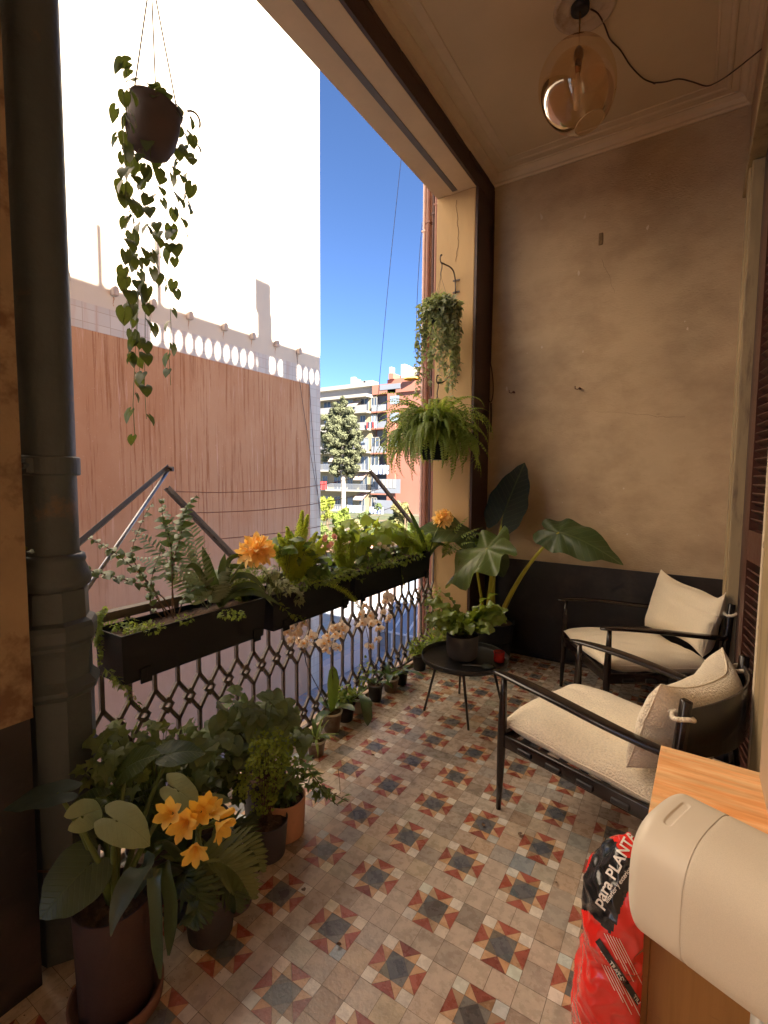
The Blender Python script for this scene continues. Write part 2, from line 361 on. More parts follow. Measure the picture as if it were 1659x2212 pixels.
lathe(b, [(.094, 1.19), (.098, 1.185), (.1, 1.095), (.116, 1.085), (.122, 1.07), (.122, 1.035), (.112, 1.02), (.114, 1.01), (.106, .99), (.104, .98), (.104, .91), (.112, .90), (.126, .885), (.124, .87), (.112, .858), (.106, .85), (.106, .0)], (PX, PY, 0), 8, mat=rot); obj('octagonal_base', b, gi, ip)
# ============================================================ outside
WX, GZ = -8.2, -4.05
ow = thing('opposite_building', 'tall cream building across the courtyard with a rust red painted lower wall and tile band', 'building', (WX - 2, 4, GZ))
wall_cream = M('cream_render', (.58, .495, .395), .9, .06, 1.2, .1, 30)
def streaky():
    m = bpy.data.materials.new('streaked_red_paint'); m.use_nodes = True; nt = m.node_tree; L = nt.links.new; b = nt.nodes['Principled BSDF']; b.inputs['Roughness'].default_value = .9
    tc = N(nt, 'TexCoord')
    def nz(scale, st, det=5, rough=.6):
        mp = N(nt, 'Mapping'); mp.inputs['Scale'].default_value = st; L(tc.outputs['Object'], mp.inputs[0]); n = N(nt, 'TexNoise', Scale=scale, Detail=det, Roughness=rough); L(mp.outputs[0], n.inputs['Vector']); return n.outputs[0]
    def rng(s, a, c, o0=0, o1=1):
        r = N(nt, 'MapRange'); L(s, r.inputs[0]); r.inputs[1].default_value = a; r.inputs[2].default_value = c; r.inputs[3].default_value = o0; r.inputs[4].default_value = o1; return r.outputs[0]
    def mix(f, a, c, bt='MIX'):
        x = N(nt, 'Mix', data_type='RGBA', blend_type=bt)
        if isinstance(f, float): x.inputs[0].default_value = f
        else: L(f, x.inputs[0])
        for i, s in ((6, a), (7, c)):
            if isinstance(s, tuple): x.inputs[i].default_value = (*s, 1)
            else: L(s, x.inputs[i])
        return x.outputs[2]
    base = mix(rng(nz(1.1, (1, 1, .6)), .35, .65), (.43, .205, .10), (.48, .26, .14))
    st = mix(rng(nz(15, (1, 1, .028), 6, .75), .53, .60), base, (.32, .13, .055))          # dark runs
    st2 = mix(rng(nz(12, (1, 1, .05), 5, .7), .60, .68, 0, .75), st, (.60, .37, .26))           # pale runs
    sep = N(nt, 'SeparateXYZ'); L(tc.outputs['Object'], sep.inputs[0])
    ad = N(nt, 'Math', operation='MULTIPLY_ADD'); L(nz(3.5, (1, 1, .25)), ad.inputs[0]); ad.inputs[1].default_value = 2.6; L(sep.outputs[2], ad.inputs[2])
    lo = rng(ad.outputs[0], 4.4, 6.4)                                                     # repainted paler low down (z from the building's foot)
    low = mix(rng(nz(1.7, (1, 1, .5)), .4, .7), (.46, .27, .165), (.52, .33, .215))
    col = mix(lo, low, st2)
    col = mix(rng(nz(26, (1, 1, 1), 6, .7), .62, .7, 0, .5), col, (.60, .38, .27))        # speckled wear
    L(col, b.inputs['Base Color']); return m
def tiles(name, c1, c2, mort, w, h, off=0):
    m = bpy.data.materials.new(name); m.use_nodes = True; nt = m.node_tree; L = nt.links.new; b = nt.nodes['Principled BSDF']; b.inputs['Roughness'].default_value = .35
    tc = N(nt, 'TexCoord'); mp = N(nt, 'Mapping'); L(tc.outputs['Object'], mp.inputs[0]); mp.inputs['Rotation'].default_value = (0, R(90), R(90)) if False else (0, 0, 0)
    sp = N(nt, 'SeparateXYZ'); L(mp.outputs[0], sp.inputs[0]); cb = N(nt, 'CombineXYZ'); L(sp.outputs[1], cb.inputs[0]); L(sp.outputs[2], cb.inputs[1])
    br = N(nt, 'TexBrick', offset=off); L(cb.outputs[0], br.inputs['Vector']); br.inputs['Color1'].default_value = (*c1, 1); br.inputs['Color2'].default_value = (*c2, 1); br.inputs['Mortar'].default_value = (*mort, 1)
    br.inputs['Scale'].default_value = 1; br.inputs['Mortar Size'].default_value = .006; br.inputs['Brick Width'].default_value = w; br.inputs['Row Height'].default_value = h
    n = N(nt, 'TexNoise', Scale=6, Detail=6); mm = N(nt, 'Mapping'); mm.inputs['Scale'].default_value = (1, 1, .12); L(tc.outputs['Object'], mm.inputs[0]); L(mm.outputs[0], n.inputs['Vector'])
    r = N(nt, 'MapRange'); L(n.outputs[0], r.inputs[0]); r.inputs[1].default_value = .5; r.inputs[2].default_value = .72
    x = N(nt, 'Mix', data_type='RGBA'); L(r.outputs[0], x.inputs[0]); L(br.outputs[0], x.inputs[6]); x.inputs[7].default_value = (.48, .33, .25, 1); L(x.outputs[2], b.inputs['Base Color']); return m
red_m = streaky()
tile_m = tiles('white_wall_tiles', (.55, .49, .42), (.48, .42, .36), (.40, .32, .25), .215, .205)
b = B(); box(b, WX - 8, WX, -14, 9.75, GZ, 16.5); obj('render', b, wall_cream, ow)
b = B(); box(b, WX + .0005, WX + .012, -14, 9.34, GZ + .01, 3.83); obj('red_wall', b, red_m, ow)
b = B(); box(b, WX + .0005, WX + .016, -14, 9.745, 3.831, 4.245); box(b, WX + .0005, WX + .016, 9.341, 9.745, GZ, 3.83); obj('tile_band', b, tile_m, ow)
vent_m = M('weathered_vent', (.45, .36, .30), .85, .2, 12)
for y in (2.2, 3.0, 3.76, 4.50, 5.167, 5.912, 6.719, 7.461, 8.17, 8.921):
    b = B(); n = 8
    for s in (0, 1):
        pass
    prof_ = [(-.045, -.08), (-.045, .02)] + [(-.045 * math.cos(math.pi * k / n), .02 + .045 * math.sin(math.pi * k / n)) for k in range(1, n)] + [(.045, .02), (.045, -.08)]
    fr = [b.verts.new((WX + .10, y + a, 4.56 + z)) for a, z in prof_]; bk = [b.verts.new((WX + .0005, y + a, 4.56 + z)) for a, z in prof_]
    b.faces.new(fr)
    for i in range(len(fr)): b.faces.new((fr[i], bk[i], bk[(i + 1) % len(fr)], fr[(i + 1) % len(fr)]))
    bbox(b, WX + .101, WX + .104, y - .03, y + .03, 4.49, 4.56, .001, 1)
    obj('vent_hood', b, vent_m, ow)
rust = M('rust_stain', (.42, .22, .13), .9, .3, 20)
for y in (4.50, 5.167, 5.912, 6.719, 7.461, 8.17, 8.921):
    b = B(); pts = []
    for k in range(9):
        pts.append(Vector((WX + .0025, y + rnd.uniform(-.004, .004) + .008 * math.sin(k), 4.47 - k * rnd.uniform(.018, .026))))
    for i in range(8):
        w_ = .012 * (1 - i / 8); w2 = .012 * (1 - (i + 1) / 8); poly(b, [pts[i] + Vector((0, -w_, 0)), pts[i] + Vector((0, w_, 0)), pts[i + 1] + Vector((0, w2 + .0005, 0)), pts[i + 1] + Vector((0, -w2 - .0005, 0))])
    obj('rust_streak', b, rust, ow)
# loose cables on that wall and across the gap
cab_m = M('old_cable', (.10, .055, .05), .7)
def cable(name, pts, r, label, group=None, m=cab_m):
    b = B(); tube(b, pts, r, 5); tag(obj(name, b, m, smooth=True), label, 'cable', group)
p0, p1 = at(653, 240, X=WX + .05), at(690, 770, X=WX + .05)
cable('cable', bez(p0, (p0 + p1) / 2 + Vector((0, -.05, .2)), p1, n=16), .010, 'dark cable running down the sunlit cream wall near its corner')
cable('cable', bez(at(668, 820, X=WX + .06), at(674, 950, X=WX + .06), at(692, 1120, X=WX + .06), n=10), .008, 'thin cable ending outermost on the white tile column of the opposite building')
cable('cable', bez(at(640, 760, X=WX + .06), at(655, 900, X=WX + .06), at(692, 1100, X=WX + .06), n=10), .007, 'longer thin cable slanting from the red wall onto the white tile column')
q0, q1 = at(868, 330, X=-2.6), at(796, 1120, X=-2.6)
cable('washing_cable', bez(q0, (q0 + q1) / 2 + Vector((0, -.06, 0)), q1, n=20), .0028, 'thin dark cable hanging against the blue sky and far flats', None, M('blue_black_cable', (.03, .035, .07), .6))
q0, q1 = at(912, 480, X=-2.35), at(898, 760, X=-2.35)
cable('cable', bez(q0, (q0 + q1) / 2 + Vector((0, -.05, 0)), q1, n=12), .003, 'short dark wavy cable beside the neighbouring wall of pipes', None, M('blue_black_cable2', (.03, .04, .09), .6))
# neighbouring wall end with a row of pipes, past the pillar
nw = thing('neighbour_wall', 'pinkish end of the neighbouring wall just past the pillar', 'wall', (-2.1, 4.5, GZ))
b = B(); box(b, -2.32, XO - .001, 4.32, 5.59, GZ, 7.6); obj('wall', b, M('pink_render', (.55, .33, .27), .85, .12, 2), nw)
pipem = [M('pipe_paint_%s' % k, c, .5, .15, 9) for k, c in (('brown', (.26, .12, .09)), ('pink', (.66, .48, .43)), ('dark', (.09, .05, .05)))]
for i, (x, r, k) in enumerate(((-2.295, .016, 1), (-2.25, .02, 0), (-2.20, .012, 2), (-2.165, .018, 0), (-2.12, .016, 1), (-2.075, .013, 2), (-2.035, .02, 0), (-1.99, .014, 2), (-1.955, .015, 1))):
    b = B(); tube(b, [(x, 4.30 - r, GZ), (x, 4.30 - r, 7.7)], r, 10)
    for z in (.4, 2.1, 3.9): bbox(b, x - r - .006, x + r + .006, 4.297 - 2 * r, 4.318, z + i * .07, z + i * .07 + .02, .002, 1)
    tag(obj('wall_pipe', b, pipem[k], smooth=False), '%s vertical pipe on the neighbouring wall, %s from the open sky' % (('brown', 'pink', 'dark')[k], ('first', 'second', 'third', 'fourth', 'fifth', 'sixth', 'seventh', 'eighth', 'ninth')[i]), 'pipe', 'pipes on the neighbouring wall')
# courtyard ground, roofs and skylights below
b = B(); box(b, -300, 300, -60, 400, GZ - .3, GZ)
gm = tiles('terrace_pavers', (.30, .32, .36), (.25, .27, .31), (.16, .17, .19), .4, .4, .5)
nt_ = gm.node_tree
for n in nt_.nodes:
    if n.type == 'COMBXYZ':
        for s in nt_.nodes:
            if s.type == 'SEPXYZ': nt_.links.new(s.outputs[0], n.inputs[0]); nt_.links.new(s.outputs[1], n.inputs[1])
tag(obj('courtyard_ground', b, gm), kind='structure')
lw = thing('terrace_parapet', 'low pale wall crossing the paved terrace below the balcony', 'wall', (-7, 15, GZ))
b = B(); bbox(b, -13.0, -5.6, 17.2, 17.5, GZ, GZ + 1.0, .02); obj('wall', b, M('pale_pink_wall', (.55, .44, .40), .85, .1, 2), lw)
b = B(); bbox(b, -8.4, -8.1, 9.76, 12.2, GZ, GZ + .5, .02); tag(obj('garden_wall', b, bpy.data.materials['pale_pink_wall']), 'short low wall stub at the foot of the cream building corner', 'wall')
b = B(); box(b, -140, 60, 17.6, 61.8, GZ, GZ + .02)
tag(obj('garden_ground', b, M('garden_soil_and_grass', (.05, .06, .025), .95, .5, .6, col2=(.10, .07, .04), c2=(.5, .6), s2=.4)), kind='structure')
gh = thing('glass_roof', 'pale blue glazed lean-to roof on the terrace seen through the railing', 'glass roof', (-6.2, 15, GZ))
frm = M('white_frame', (.7, .72, .76), .5); gl = M('blue_glass', (.30, .36, .45), .12, .1, 2, spec=.8)
b = B(); poly(b, [(-8.6, 13.2, GZ + .5), (-4.8, 13.2, GZ + .5), (-4.8, 15.6, GZ + 2.0), (-8.6, 15.6, GZ + 2.0)]); poly(b, [(-8.6, 13.2, GZ), (-4.8, 13.2, GZ), (-4.8, 13.2, GZ + .5), (-8.6, 13.2, GZ + .5)]); obj('glazing', b, gl, gh)
b = B()
for i in range(8):
    x = -8.6 + i * 3.8 / 7; tube(b, [(x, 13.18, GZ), (x, 13.18, GZ + .52), (x, 15.6, GZ + 2.04)], .035, 6)
tube(b, [(-8.6, 13.18, GZ + .52), (-4.8, 13.18, GZ + .52)], .04, 6); tube(b, [(-8.6, 15.6, GZ + 2.04), (-4.8, 15.6, GZ + 2.04)], .05, 6)
box(b, -8.6, -4.8, 15.62, 15.9, GZ, GZ + 2.1); obj('frame', b, frm, gh)
# ---------------------------------------------------------- far block of flats (facade plane Y = 62)
FY = 62.0
def fx(px, py=1000): return at(px, py, Y=FY).x
def fz(py, px=780): return at(px, py, Y=FY).z
glassd = M('dark_window', (.06, .075, .10), .2, .2, .5); glassl = M('light_window', (.18, .21, .25), .3, .25, .4); rail_m = M('balcony_rail', (.18, .19, .21), .6); whitem = M('white_trim', (.28, .255, .215), .8, .06, .5)
fdz = lambda y: at(780, 729 + y * .29296, Y=FY).z       # rows of the 900 px study crop
fdx = lambda x: at(648 + x * .29296, 1000, Y=FY).x
yel = thing('yellow_flats', 'pale yellow block of flats with deep balconies and awnings behind the tall tree', 'building', (-47, 64, GZ))
ym = M('pale_yellow_render', (.26, .21, .125), .9, .1, .3); grm = M('grey_render', (.20, .19, .19), .9, .08, .3)
x0, x1 = fdx(60), fdx(528)
slabs = [fdz(y) for y in (1285, 1130, 985, 850, 685, 560, 452)]
b = B(); box(b, x0, x1, FY, FY + 12, GZ, fdz(452)); obj('wall', b, ym, yel)
b = B(); box(b, x0, x1, FY + 1.2, FY + 12, fdz(452), fdz(360)); box(b, x0 + 1.6, x1 - 1.0, FY + .4, FY + 12, fdz(360), fdz(330)); obj('attic', b, grm, yel)
b = B()
for x_, y_, w_, h_ in ((290, 330, 24, 75), (385, 320, 60, 30), (330, 330, 70, 42), (232, 345, 40, 40)): box(b, fdx(x_), fdx(x_ + w_), FY + 3, FY + 5, fdz(y_ + 10), fdz(y_ - h_))
for x_ in (285, 300): box(b, fdx(x_), fdx(x_ + 12), FY + 3.2, FY + 3.8, fdz(260), fdz(245))
obj('chimney', b, whitem, yel)
b = B(); box(b, x0 + 1, x1, FY + .2, FY + 11, fdz(362), fdz(357)); box(b, x0, x1, FY - 1.6, FY + 1.2, fdz(452), fdz(430)); 
for z in slabs[:-1]: box(b, x0, x1, FY - 1.5, FY - .001, z - .12, z + .12)
obj('floor_slab', b, whitem, yel)
r5 = random.Random(5)
for i, z in enumerate(slabs[:-1]):
    top = slabs[i + 1]; h = top - z
    b = B(); box(b, x0, x1, FY - 1.5, FY - 1.46, z + .12, z + (1.05 if i in (3, 4, 5) else .2))
    if i not in (3, 4, 5):
        xx = x0
        while xx < x1: box(b, xx, xx + .04, FY - 1.5, FY - 1.47, z + .2, z + 1.0); xx += .16
        box(b, x0, x1, FY - 1.51, FY - 1.45, z + 1.0, z + 1.08)
    obj('balustrade', b, rail_m if i not in (3, 4, 5) else grm, yel)
    for k, x in enumerate((25, 115, 195, 290, 385, 470)):
        b = B(); xa = fdx(x + 60 + r5.uniform(-6, 6)); ww = r5.choice((1.0, 1.4, 1.0))
        box(b, xa, xa + ww, FY - .03, FY + .1, z + .13, z + 2.25); o = obj('window', b, r5.choice((glassd, glassd, glassl)), yel)
        b = B()
        for q in (0, .5, 1): box(b, xa + ww * q - .04, xa + ww * q + .04, FY - .07, FY - .031, z + .13, z + 2.3)
        box(b, xa - .04, xa + ww + .04, FY - .07, FY - .031, z + 2.22, z + 2.32); obj('frame', b, whitem if k % 2 else M('wood_frame', (.2, .1, .07), .7) if i == 0 and k == 0 else whitem, o)
    for xk in ((390,) if i in (3, 5) else (70, 250) if i in (2, 4) else (440,)):
        b = B(); xa = fdx(xk); poly(b, [(xa, FY - .05, top - .2), (xa + 1.8, FY - .05, top - .2), (xa + 1.8, FY - 1.7, top - 1.2), (xa, FY - 1.7, top - 1.2)]); poly(b, [(xa, FY - 1.7, top - 1.2), (xa + 1.8, FY - 1.7, top - 1.2), (xa + 1.8, FY - 1.72, top - 1.4), (xa, FY - 1.72, top - 1.4)])
        obj('awning', b, bpy.data.materials.get('awning_cloth') or M('awning_cloth', (.36, .27, .22), .9), yel)
ora = thing('orange_flats', 'orange and grey block of flats with washing on its balconies', 'building', (-38, 64, GZ))
om = M('orange_render', (.25, .095, .065), .9, .1, .3); gp = M('grey_blue_render', (.15, .16, .185), .9, .08, .4)
x0, x1 = fdx(529), fdx(960)
b = B(); box(b, x0, fdx(640), FY + 1.2, FY + 12, GZ, fdz(380)); box(b, fdx(640), fdx(700), FY, FY + 12, GZ, fdz(380)); box(b, fdx(700), x1, FY + .3, FY + 12, GZ, fdz(380)); box(b, x0, x1, FY, FY + 12, fdz(432), fdz(362)); obj('wall', b, [om], ora)
b = B(); box(b, x0 + .2, fdx(640), FY + 1.15, FY + 1.199, GZ, fdz(436)); obj('recess_wall', b, gp, ora)
b = B(); box(b, fdx(600), x1, FY + 1.5, FY + 12, fdz(362), fdz(318)); box(b, fdx(622), fdx(655), FY + 1.0, FY + 4, fdz(320), fdz(280)); box(b, fdx(820), fdx(880), FY + 2, FY + 6, fdz(320), fdz(245)); obj('attic', b, om, ora)
b = B(); box(b, fdx(690), fdx(815), FY + 3, FY + 9, fdz(318), fdz(232)); box(b, fdx(575), fdx(592), FY + 3, FY + 4, fdz(330), fdz(208)); box(b, fdx(662), fdx(690), FY + 3, FY + 5, fdz(318), fdz(200)); box(b, fdx(810), fdx(845), FY + 3, FY + 4.5, fdz(300), fdz(212)); obj('chimney', b, whitem, ora)
b = B(); tube(b, [(fdx(775), FY + 5, fdz(235)), (fdx(775), FY + 5, fdz(155))], .03, 4); tube(b, [(fdx(765), FY + 5, fdz(175)), (fdx(786), FY + 5, fdz(172))], .02, 4); obj('aerial', b, rail_m, ora)
b = B(); box(b, fdx(586), fdx(735), FY - .06, FY - .001, fdz(405), fdz(368)); obj('terrace_rail', b, gp, ora)
b = B(); 
for y in (560, 680, 858, 1000, 1150, 1300): box(b, x0, fdx(640), FY - .3, FY + 1.19, fdz(y + 5), fdz(y - 5))
obj('floor_slab', b, om, ora)
for i, y in enumerate((560, 680, 858, 1000, 1150, 1300)):
    z = fdz(y - 5)
    b = B(); box(b, x0 + .1, fdx(638), FY - .28, FY - .24, z, z + .95); obj('balustrade', b, gp if i % 2 else rail_m, ora)
    b = B(); xa = fdx(600); box(b, xa, xa + 1.0, FY + 1.08, FY + 1.149, z, z + 2.1); obj('window', b, glassl if i == 1 else glassd, ora)
    if i != 3:
        b = B(); xa = fdx(660); box(b, xa, xa + 1.6, FY - .03, FY - .001, z + .9, z + 2.1) if y < 900 else box(b, fdx(560), fdx(750), FY - .32, FY - .30, z + .1, z + 2.2)
        if y < 900: obj('window', b, glassl, ora)
        else: obj('glazed_gallery', b, gp, ora)
b = B()
for k in range(4): box(b, fdx(612 + 28 * k), fdx(632 + 28 * k), FY - .36, FY - .33, fdz(1105), fdz(1045))
obj('gallery_window', b, whitem, ora)
# washing, parasol
cl = [M('cloth_red', (.5, .04, .04), .9), M('cloth_white', (.42, .42, .44), .9), M('cloth_black', (.04, .04, .06), .9), M('cloth_blue', (.25, .3, .5), .9)]
for gx, gy, n, s, lab in ((535, 655, 7, (0, 2, 1, 2, 0, 1, 3), 'garment on the upper orange balcony'), (570, 960, 5, (1, 1, 3, 1, 1), 'sheet drying half way up the orange flats'), (560, 1255, 4, (3, 1, 3, 1), 'washing on the lowest orange balcony'), (400, 1250, 4, (1, 3, 1, 1), 'towel on the lowest yellow balcony'), (170, 1080, 3, (3, 0, 0), 'washing on the left balcony of the yellow flats')):
    for k in range(n):
        b = B(); xa = fdx(gx + k * (11 if n > 5 else 26)); wd = .34 if n > 5 else .8; zt = fdz(gy - 18); hh = .9 if n > 5 else 1.3
        nn = 5; top = [b.verts.new((xa + wd * i / nn, FY - 1.75 + .05 * math.sin(i * 2), zt - .06 * math.sin(i / nn * math.pi))) for i in range(nn + 1)]; bot = [b.verts.new((xa + wd * i / nn, FY - 1.72 + .08 * math.sin(i * 2.3), zt - hh - r5.uniform(0, .12))) for i in range(nn + 1)]
        for i in range(nn): b.faces.new((top[i], top[i + 1], bot[i + 1], bot[i]))
        tag(obj('washing', b, cl[s[k]]), '%s %s, %s from left' % (('red', 'white', 'black', 'blue grey')[s[k]], lab, ('first', 'second', 'third', 'fourth', 'fifth', 'sixth', 'seventh')[k]), 'washing', 'washing on the far balconies')
pa = thing('parasol', 'small yellow parasol on the roof terrace of the orange flats', 'parasol', (fdx(810), FY + .5, fdz(372)))
b = B(); lathe(b, [(.01, .5), (1.3, 0), (1.32, -.06)], (fdx(810), FY + .5, fdz(345)), 8); obj('canopy', b, M('yellow_cloth', (.75, .45, .06), .9), pa)
b = B(); tube(b, [(fdx(810), FY + .5, fdz(372)), (fdx(810), FY + .5, fdz(330))], .04, 6); obj('pole', b, whitem, pa)
# ---------------------------------------------------------- foliage helpers for trees
def leafball(b, c, r, n, s, rr, squash=1.0, mi=0):
    for _ in range(n):
        d = Vector((rr.gauss(0, 1), rr.gauss(0, 1), rr.gauss(0, 1))).normalized(); p = c + Vector((d.x, d.y, d.z * squash)) * r * rr.uniform(.55, 1.05)
        a = Vector((rr.uniform(-1, 1), rr.uniform(-1, 1), rr.uniform(-1, 1))).normalized(); e = a.cross(d)
        if e.length < .01: continue
        e.normalize(); ss = s * rr.uniform(.6, 1.3)
        b.faces.new([b.verts.new(q) for q in (p + a * ss, p + e * ss * .5, p - a * ss * .8, p - e * ss * .5)]).material_index = mi
tr = thing('tall_tree', 'tall narrow conifer with a pale bare lower trunk before the yellow flats', 'tree', at(741, 1120, Y=36).to_tuple()[:2] + (GZ,))
rt_ = random.Random(11); b = B()
cent = [(742, 868, 8), (728, 885, 14), (748, 892, 18), (716, 905, 18), (736, 915, 22), (756, 918, 20), (706, 935, 16), (728, 940, 24), (752, 945, 22), (766, 940, 12), (718, 965, 22), (742, 970, 24), (764, 972, 14), (730, 992, 20), (752, 996, 18), (770, 990, 9), (736, 1010, 14), (756, 1016, 12), (722, 1018, 9)]
for px, py, r in cent:
    c0 = at(px, py, Y=36); rr_ = r * 36 / 830 / 1.0
    for _ in range(12):
        c = c0 + Vector((rt_.gauss(0, 1), rt_.gauss(0, 1) * 1.1, rt_.gauss(0, 1))) * rr_ * .55
        leafball(b, c, rr_ * rt_.uniform(.34, .58), 170, .12, rt_, .8)
conif = M('conifer_foliage', (.115, .12, .06), .9, .5, 1.2, trans=.15)
obj('crown', b, conif, tr)
b = B(); tube(b, [at(741, 1140, Y=36) + Vector((0, 0, -3)), at(742, 1060, Y=36), at(740, 1000, Y=36), at(742, 900, Y=36)], [.24, .21, .18, .06], 10)
for px, py in ((730, 1020), (752, 1024), (720, 985), (760, 990)): tube(b, [at(741, py + 12, Y=36), at((741 + px) / 2, py, Y=36), at(px, py - 14, Y=36)], [.1, .07, .04], 6)
obj('trunk', b, M('pale_bark', (.30, .26, .22), .9, .2, 6), tr)
shr = [(700, 1150, 26, 24, (.13, .16, .04), 'leafy bush at the foot of the cream building, behind the lime plumes'), (780, 1160, 26, 25, (.10, .13, .035), 'broad dark bush directly behind the third planter leaves'), (835, 1165, 24, 23, (.13, .15, .05), 'rounded bush behind the right part of the third planter'), (875, 1150, 22, 23, (.09, .12, .04), 'dark bush below the far clothesline bracket'), (705, 1090, 24, 26, (.22, .25, .03), 'yellow green bush beside the cream building, low in the gap'), (735, 1118, 20, 22, (.16, .20, .03), 'bright green bush under the tall tree'), (795, 1130, 22, 24, (.10, .13, .04), 'dark green bush in front of the lowest far balconies'), (872, 1105, 20, 22, (.20, .18, .07), 'olive bush beside the pipes of the neighbouring wall'), (850, 1135, 20, 22, (.15, .17, .05), 'mid green bush low beside the right clothesline arm'), (765, 1145, 18, 22, (.22, .20, .10), 'small sunlit shrub between the larger bushes')]
for k, (px, py, r, Y_, col, lab) in enumerate(shr):
    c0 = at(px, py, Y=Y_); rr_ = r * Y_ / 830; t = thing('bush', lab, 'bush', (c0.x, c0.y, GZ)); b = B()
    for _ in range(16):
        c = c0 + Vector((rt_.gauss(0, 1), rt_.gauss(0, 1), rt_.gauss(0, 1) * 1.1)) * rr_ * .5; leafball(b, c, rr_ * .38, 150, .085, rt_)
    obj('foliage', b, M('bush_foliage', col, .8, .3, 2, trans=.3), t)
    b = B(); tube(b, [(c0.x, c0.y, GZ), (c0.x + .1, c0.y, c0.z)], [.08, .04], 6)
    for s in (-1, 1): tube(b, [(c0.x, c0.y, GZ + .5), (c0.x + s * rr_ * .5, c0.y, c0.z)], [.04, .02], 5)
    obj('stem', b, M('bark_brown', (.12, .08, .05), .9), t)
pr2 = thing('pink_roof_house', 'low house with a pink tiled roof behind the planter greenery', 'house', (-12, 27, GZ))
b = B(); c0 = at(690, 1180, Y=26); box(b, c0.x - 2, c0.x + 2.5, 26, 30, GZ, c0.z - .3); obj('wall', b, whitem, pr2)
b = B(); bbox(b, c0.x - 2.3, c0.x + 2.8, 25.7, 30.3, c0.z - .3, c0.z + .1, .05); obj('roof', b, M('pink_tiles', (.55, .28, .22), .9), pr2)
# ============================================================ plant building blocks
def interp(ctrl, t):
    for (a, x), (c, y) in zip(ctrl, ctrl[1:]):
        if t <= c:
            k = (t - a) / (c - a); k = k * k * (3 - 2 * k) * .5 + k * .5; return x + (y - x) * k
    return ctrl[-1][1]
HEART = [(0, 1.0), (.12, .80), (.35, .62), (.60, .56), (.82, .52), (.93, .36), (1, .10)]
ARROW = [(0, 1.0), (.10, .74), (.28, .52), (.50, .44), (.70, .46), (.86, .50), (.95, .30), (1, .06)]
OVAL = [(0, 1.0), (.15, .72), (.35, .50), (.60, .34), (.85, .16), (1, .08)]
ROUND = [(0, .62), (.3, .58), (.7, .55), (.9, .5), (1, .2)]
IVY = [(0, 1.0), (.10, .55), (.17, .42), (.28, .75), (.36, .48), (.48, .36), (.66, .55), (.80, .40), (1, .10)]
def pleaf(b, p, d, n, size, ctrl=HEART, droop=.25, cup=.12, ripple=.0, rings=3, segs=24, wide=1.0, mi=0, rr=rnd):
    """leaf laid out round the point where its stalk joins; d = towards tip, n = face normal"""
    d = Vector(d).normalized(); n = Vector(n); s = d.cross(n)
    if s.length < 1e-4: s = d.cross(Vector((.3, .5, .8)))
    s.normalize(); n = s.cross(d); p = Vector(p)
    c = b.verts.new(p); prev = None; ph = rr.uniform(0, 6); uv = b.loops.layers.uv.verify()
    co = {c: (0, 0)}
    for j in range(1, rings + 1):
        q = j / rings; ring = []
        for k in range(segs):
            th = 2 * math.pi * k / segs; tt = min(th, 2 * math.pi - th) / math.pi
            r = interp(ctrl, tt) * q
            u, v = r * math.cos(th), r * math.sin(th) * wide
            z = -droop * (max(u, 0) ** 2 + .35 * max(-u, 0) ** 2) + cup * abs(v) - droop * .5 * v * v + ripple * q * q * math.sin(th * 7 + ph) * .12
            vv = b.verts.new(p + (d * u + s * v + n * z) * size); co[vv] = (u, v); ring.append(vv)
        for k in range(segs):
            k2 = (k + 1) % segs
            f = b.faces.new((c, ring[k], ring[k2]) if prev is None else (prev[k], ring[k], ring[k2], prev[k2]))
            f.material_index = mi; f.smooth = True
            for l in f.loops: l[uv].uv = co[l.vert]
        prev = ring
LANCE = [(0, .4), (.15, .7), (.5, 1), (.75, .7), (1, .02)]
STRAP = [(0, .7), (.2, .9), (.6, 1), (.85, .75), (1, .05)]
PETAL = [(0, .25), (.3, .6), (.6, 1), (.85, .8), (1, .1)]
def blade(b, p, d, n, L, W, ctrl=LANCE, curl=.6, fold=.25, seg=6, mi=0, twist=0, wave=0, rr=rnd):
    d = Vector(d).normalized(); n = Vector(n); s = d.cross(n)
    if s.length < 1e-4: s = d.cross(Vector((.31, .5, .8)))
    s.normalize(); n = s.cross(d); p = Vector(p); pv = None; uv = b.loops.layers.uv.verify(); ph = rr.uniform(0, 6)
    for i in range(seg + 1):
        t = i / seg; w = W * .5 * interp(ctrl, t)
        ss = s * math.cos(twist * t) + n * math.sin(twist * t); nn = ss.cross(d)
        wv = nn * (wave * W * math.sin(t * 14 + ph))
        row = [b.verts.new(p - ss * w + nn * w * fold + wv), b.verts.new(p), b.verts.new(p + ss * w + nn * w * fold - wv)]
        if pv:
            for k in (0, 1):
                f = b.faces.new((pv[k], pv[k + 1], row[k + 1], row[k])); f.smooth = True; f.material_index = mi
                for l, u_ in zip(f.loops, ((t, k - 1), (t, k), (t, k), (t, k - 1))): l[uv].uv = (u_[0], u_[1] * .3)
        pv = row
        rot = Matrix.Rotation(-curl / seg, 3, s); d = rot @ d; n = rot @ n; p = p + d * L / seg
    return p, d
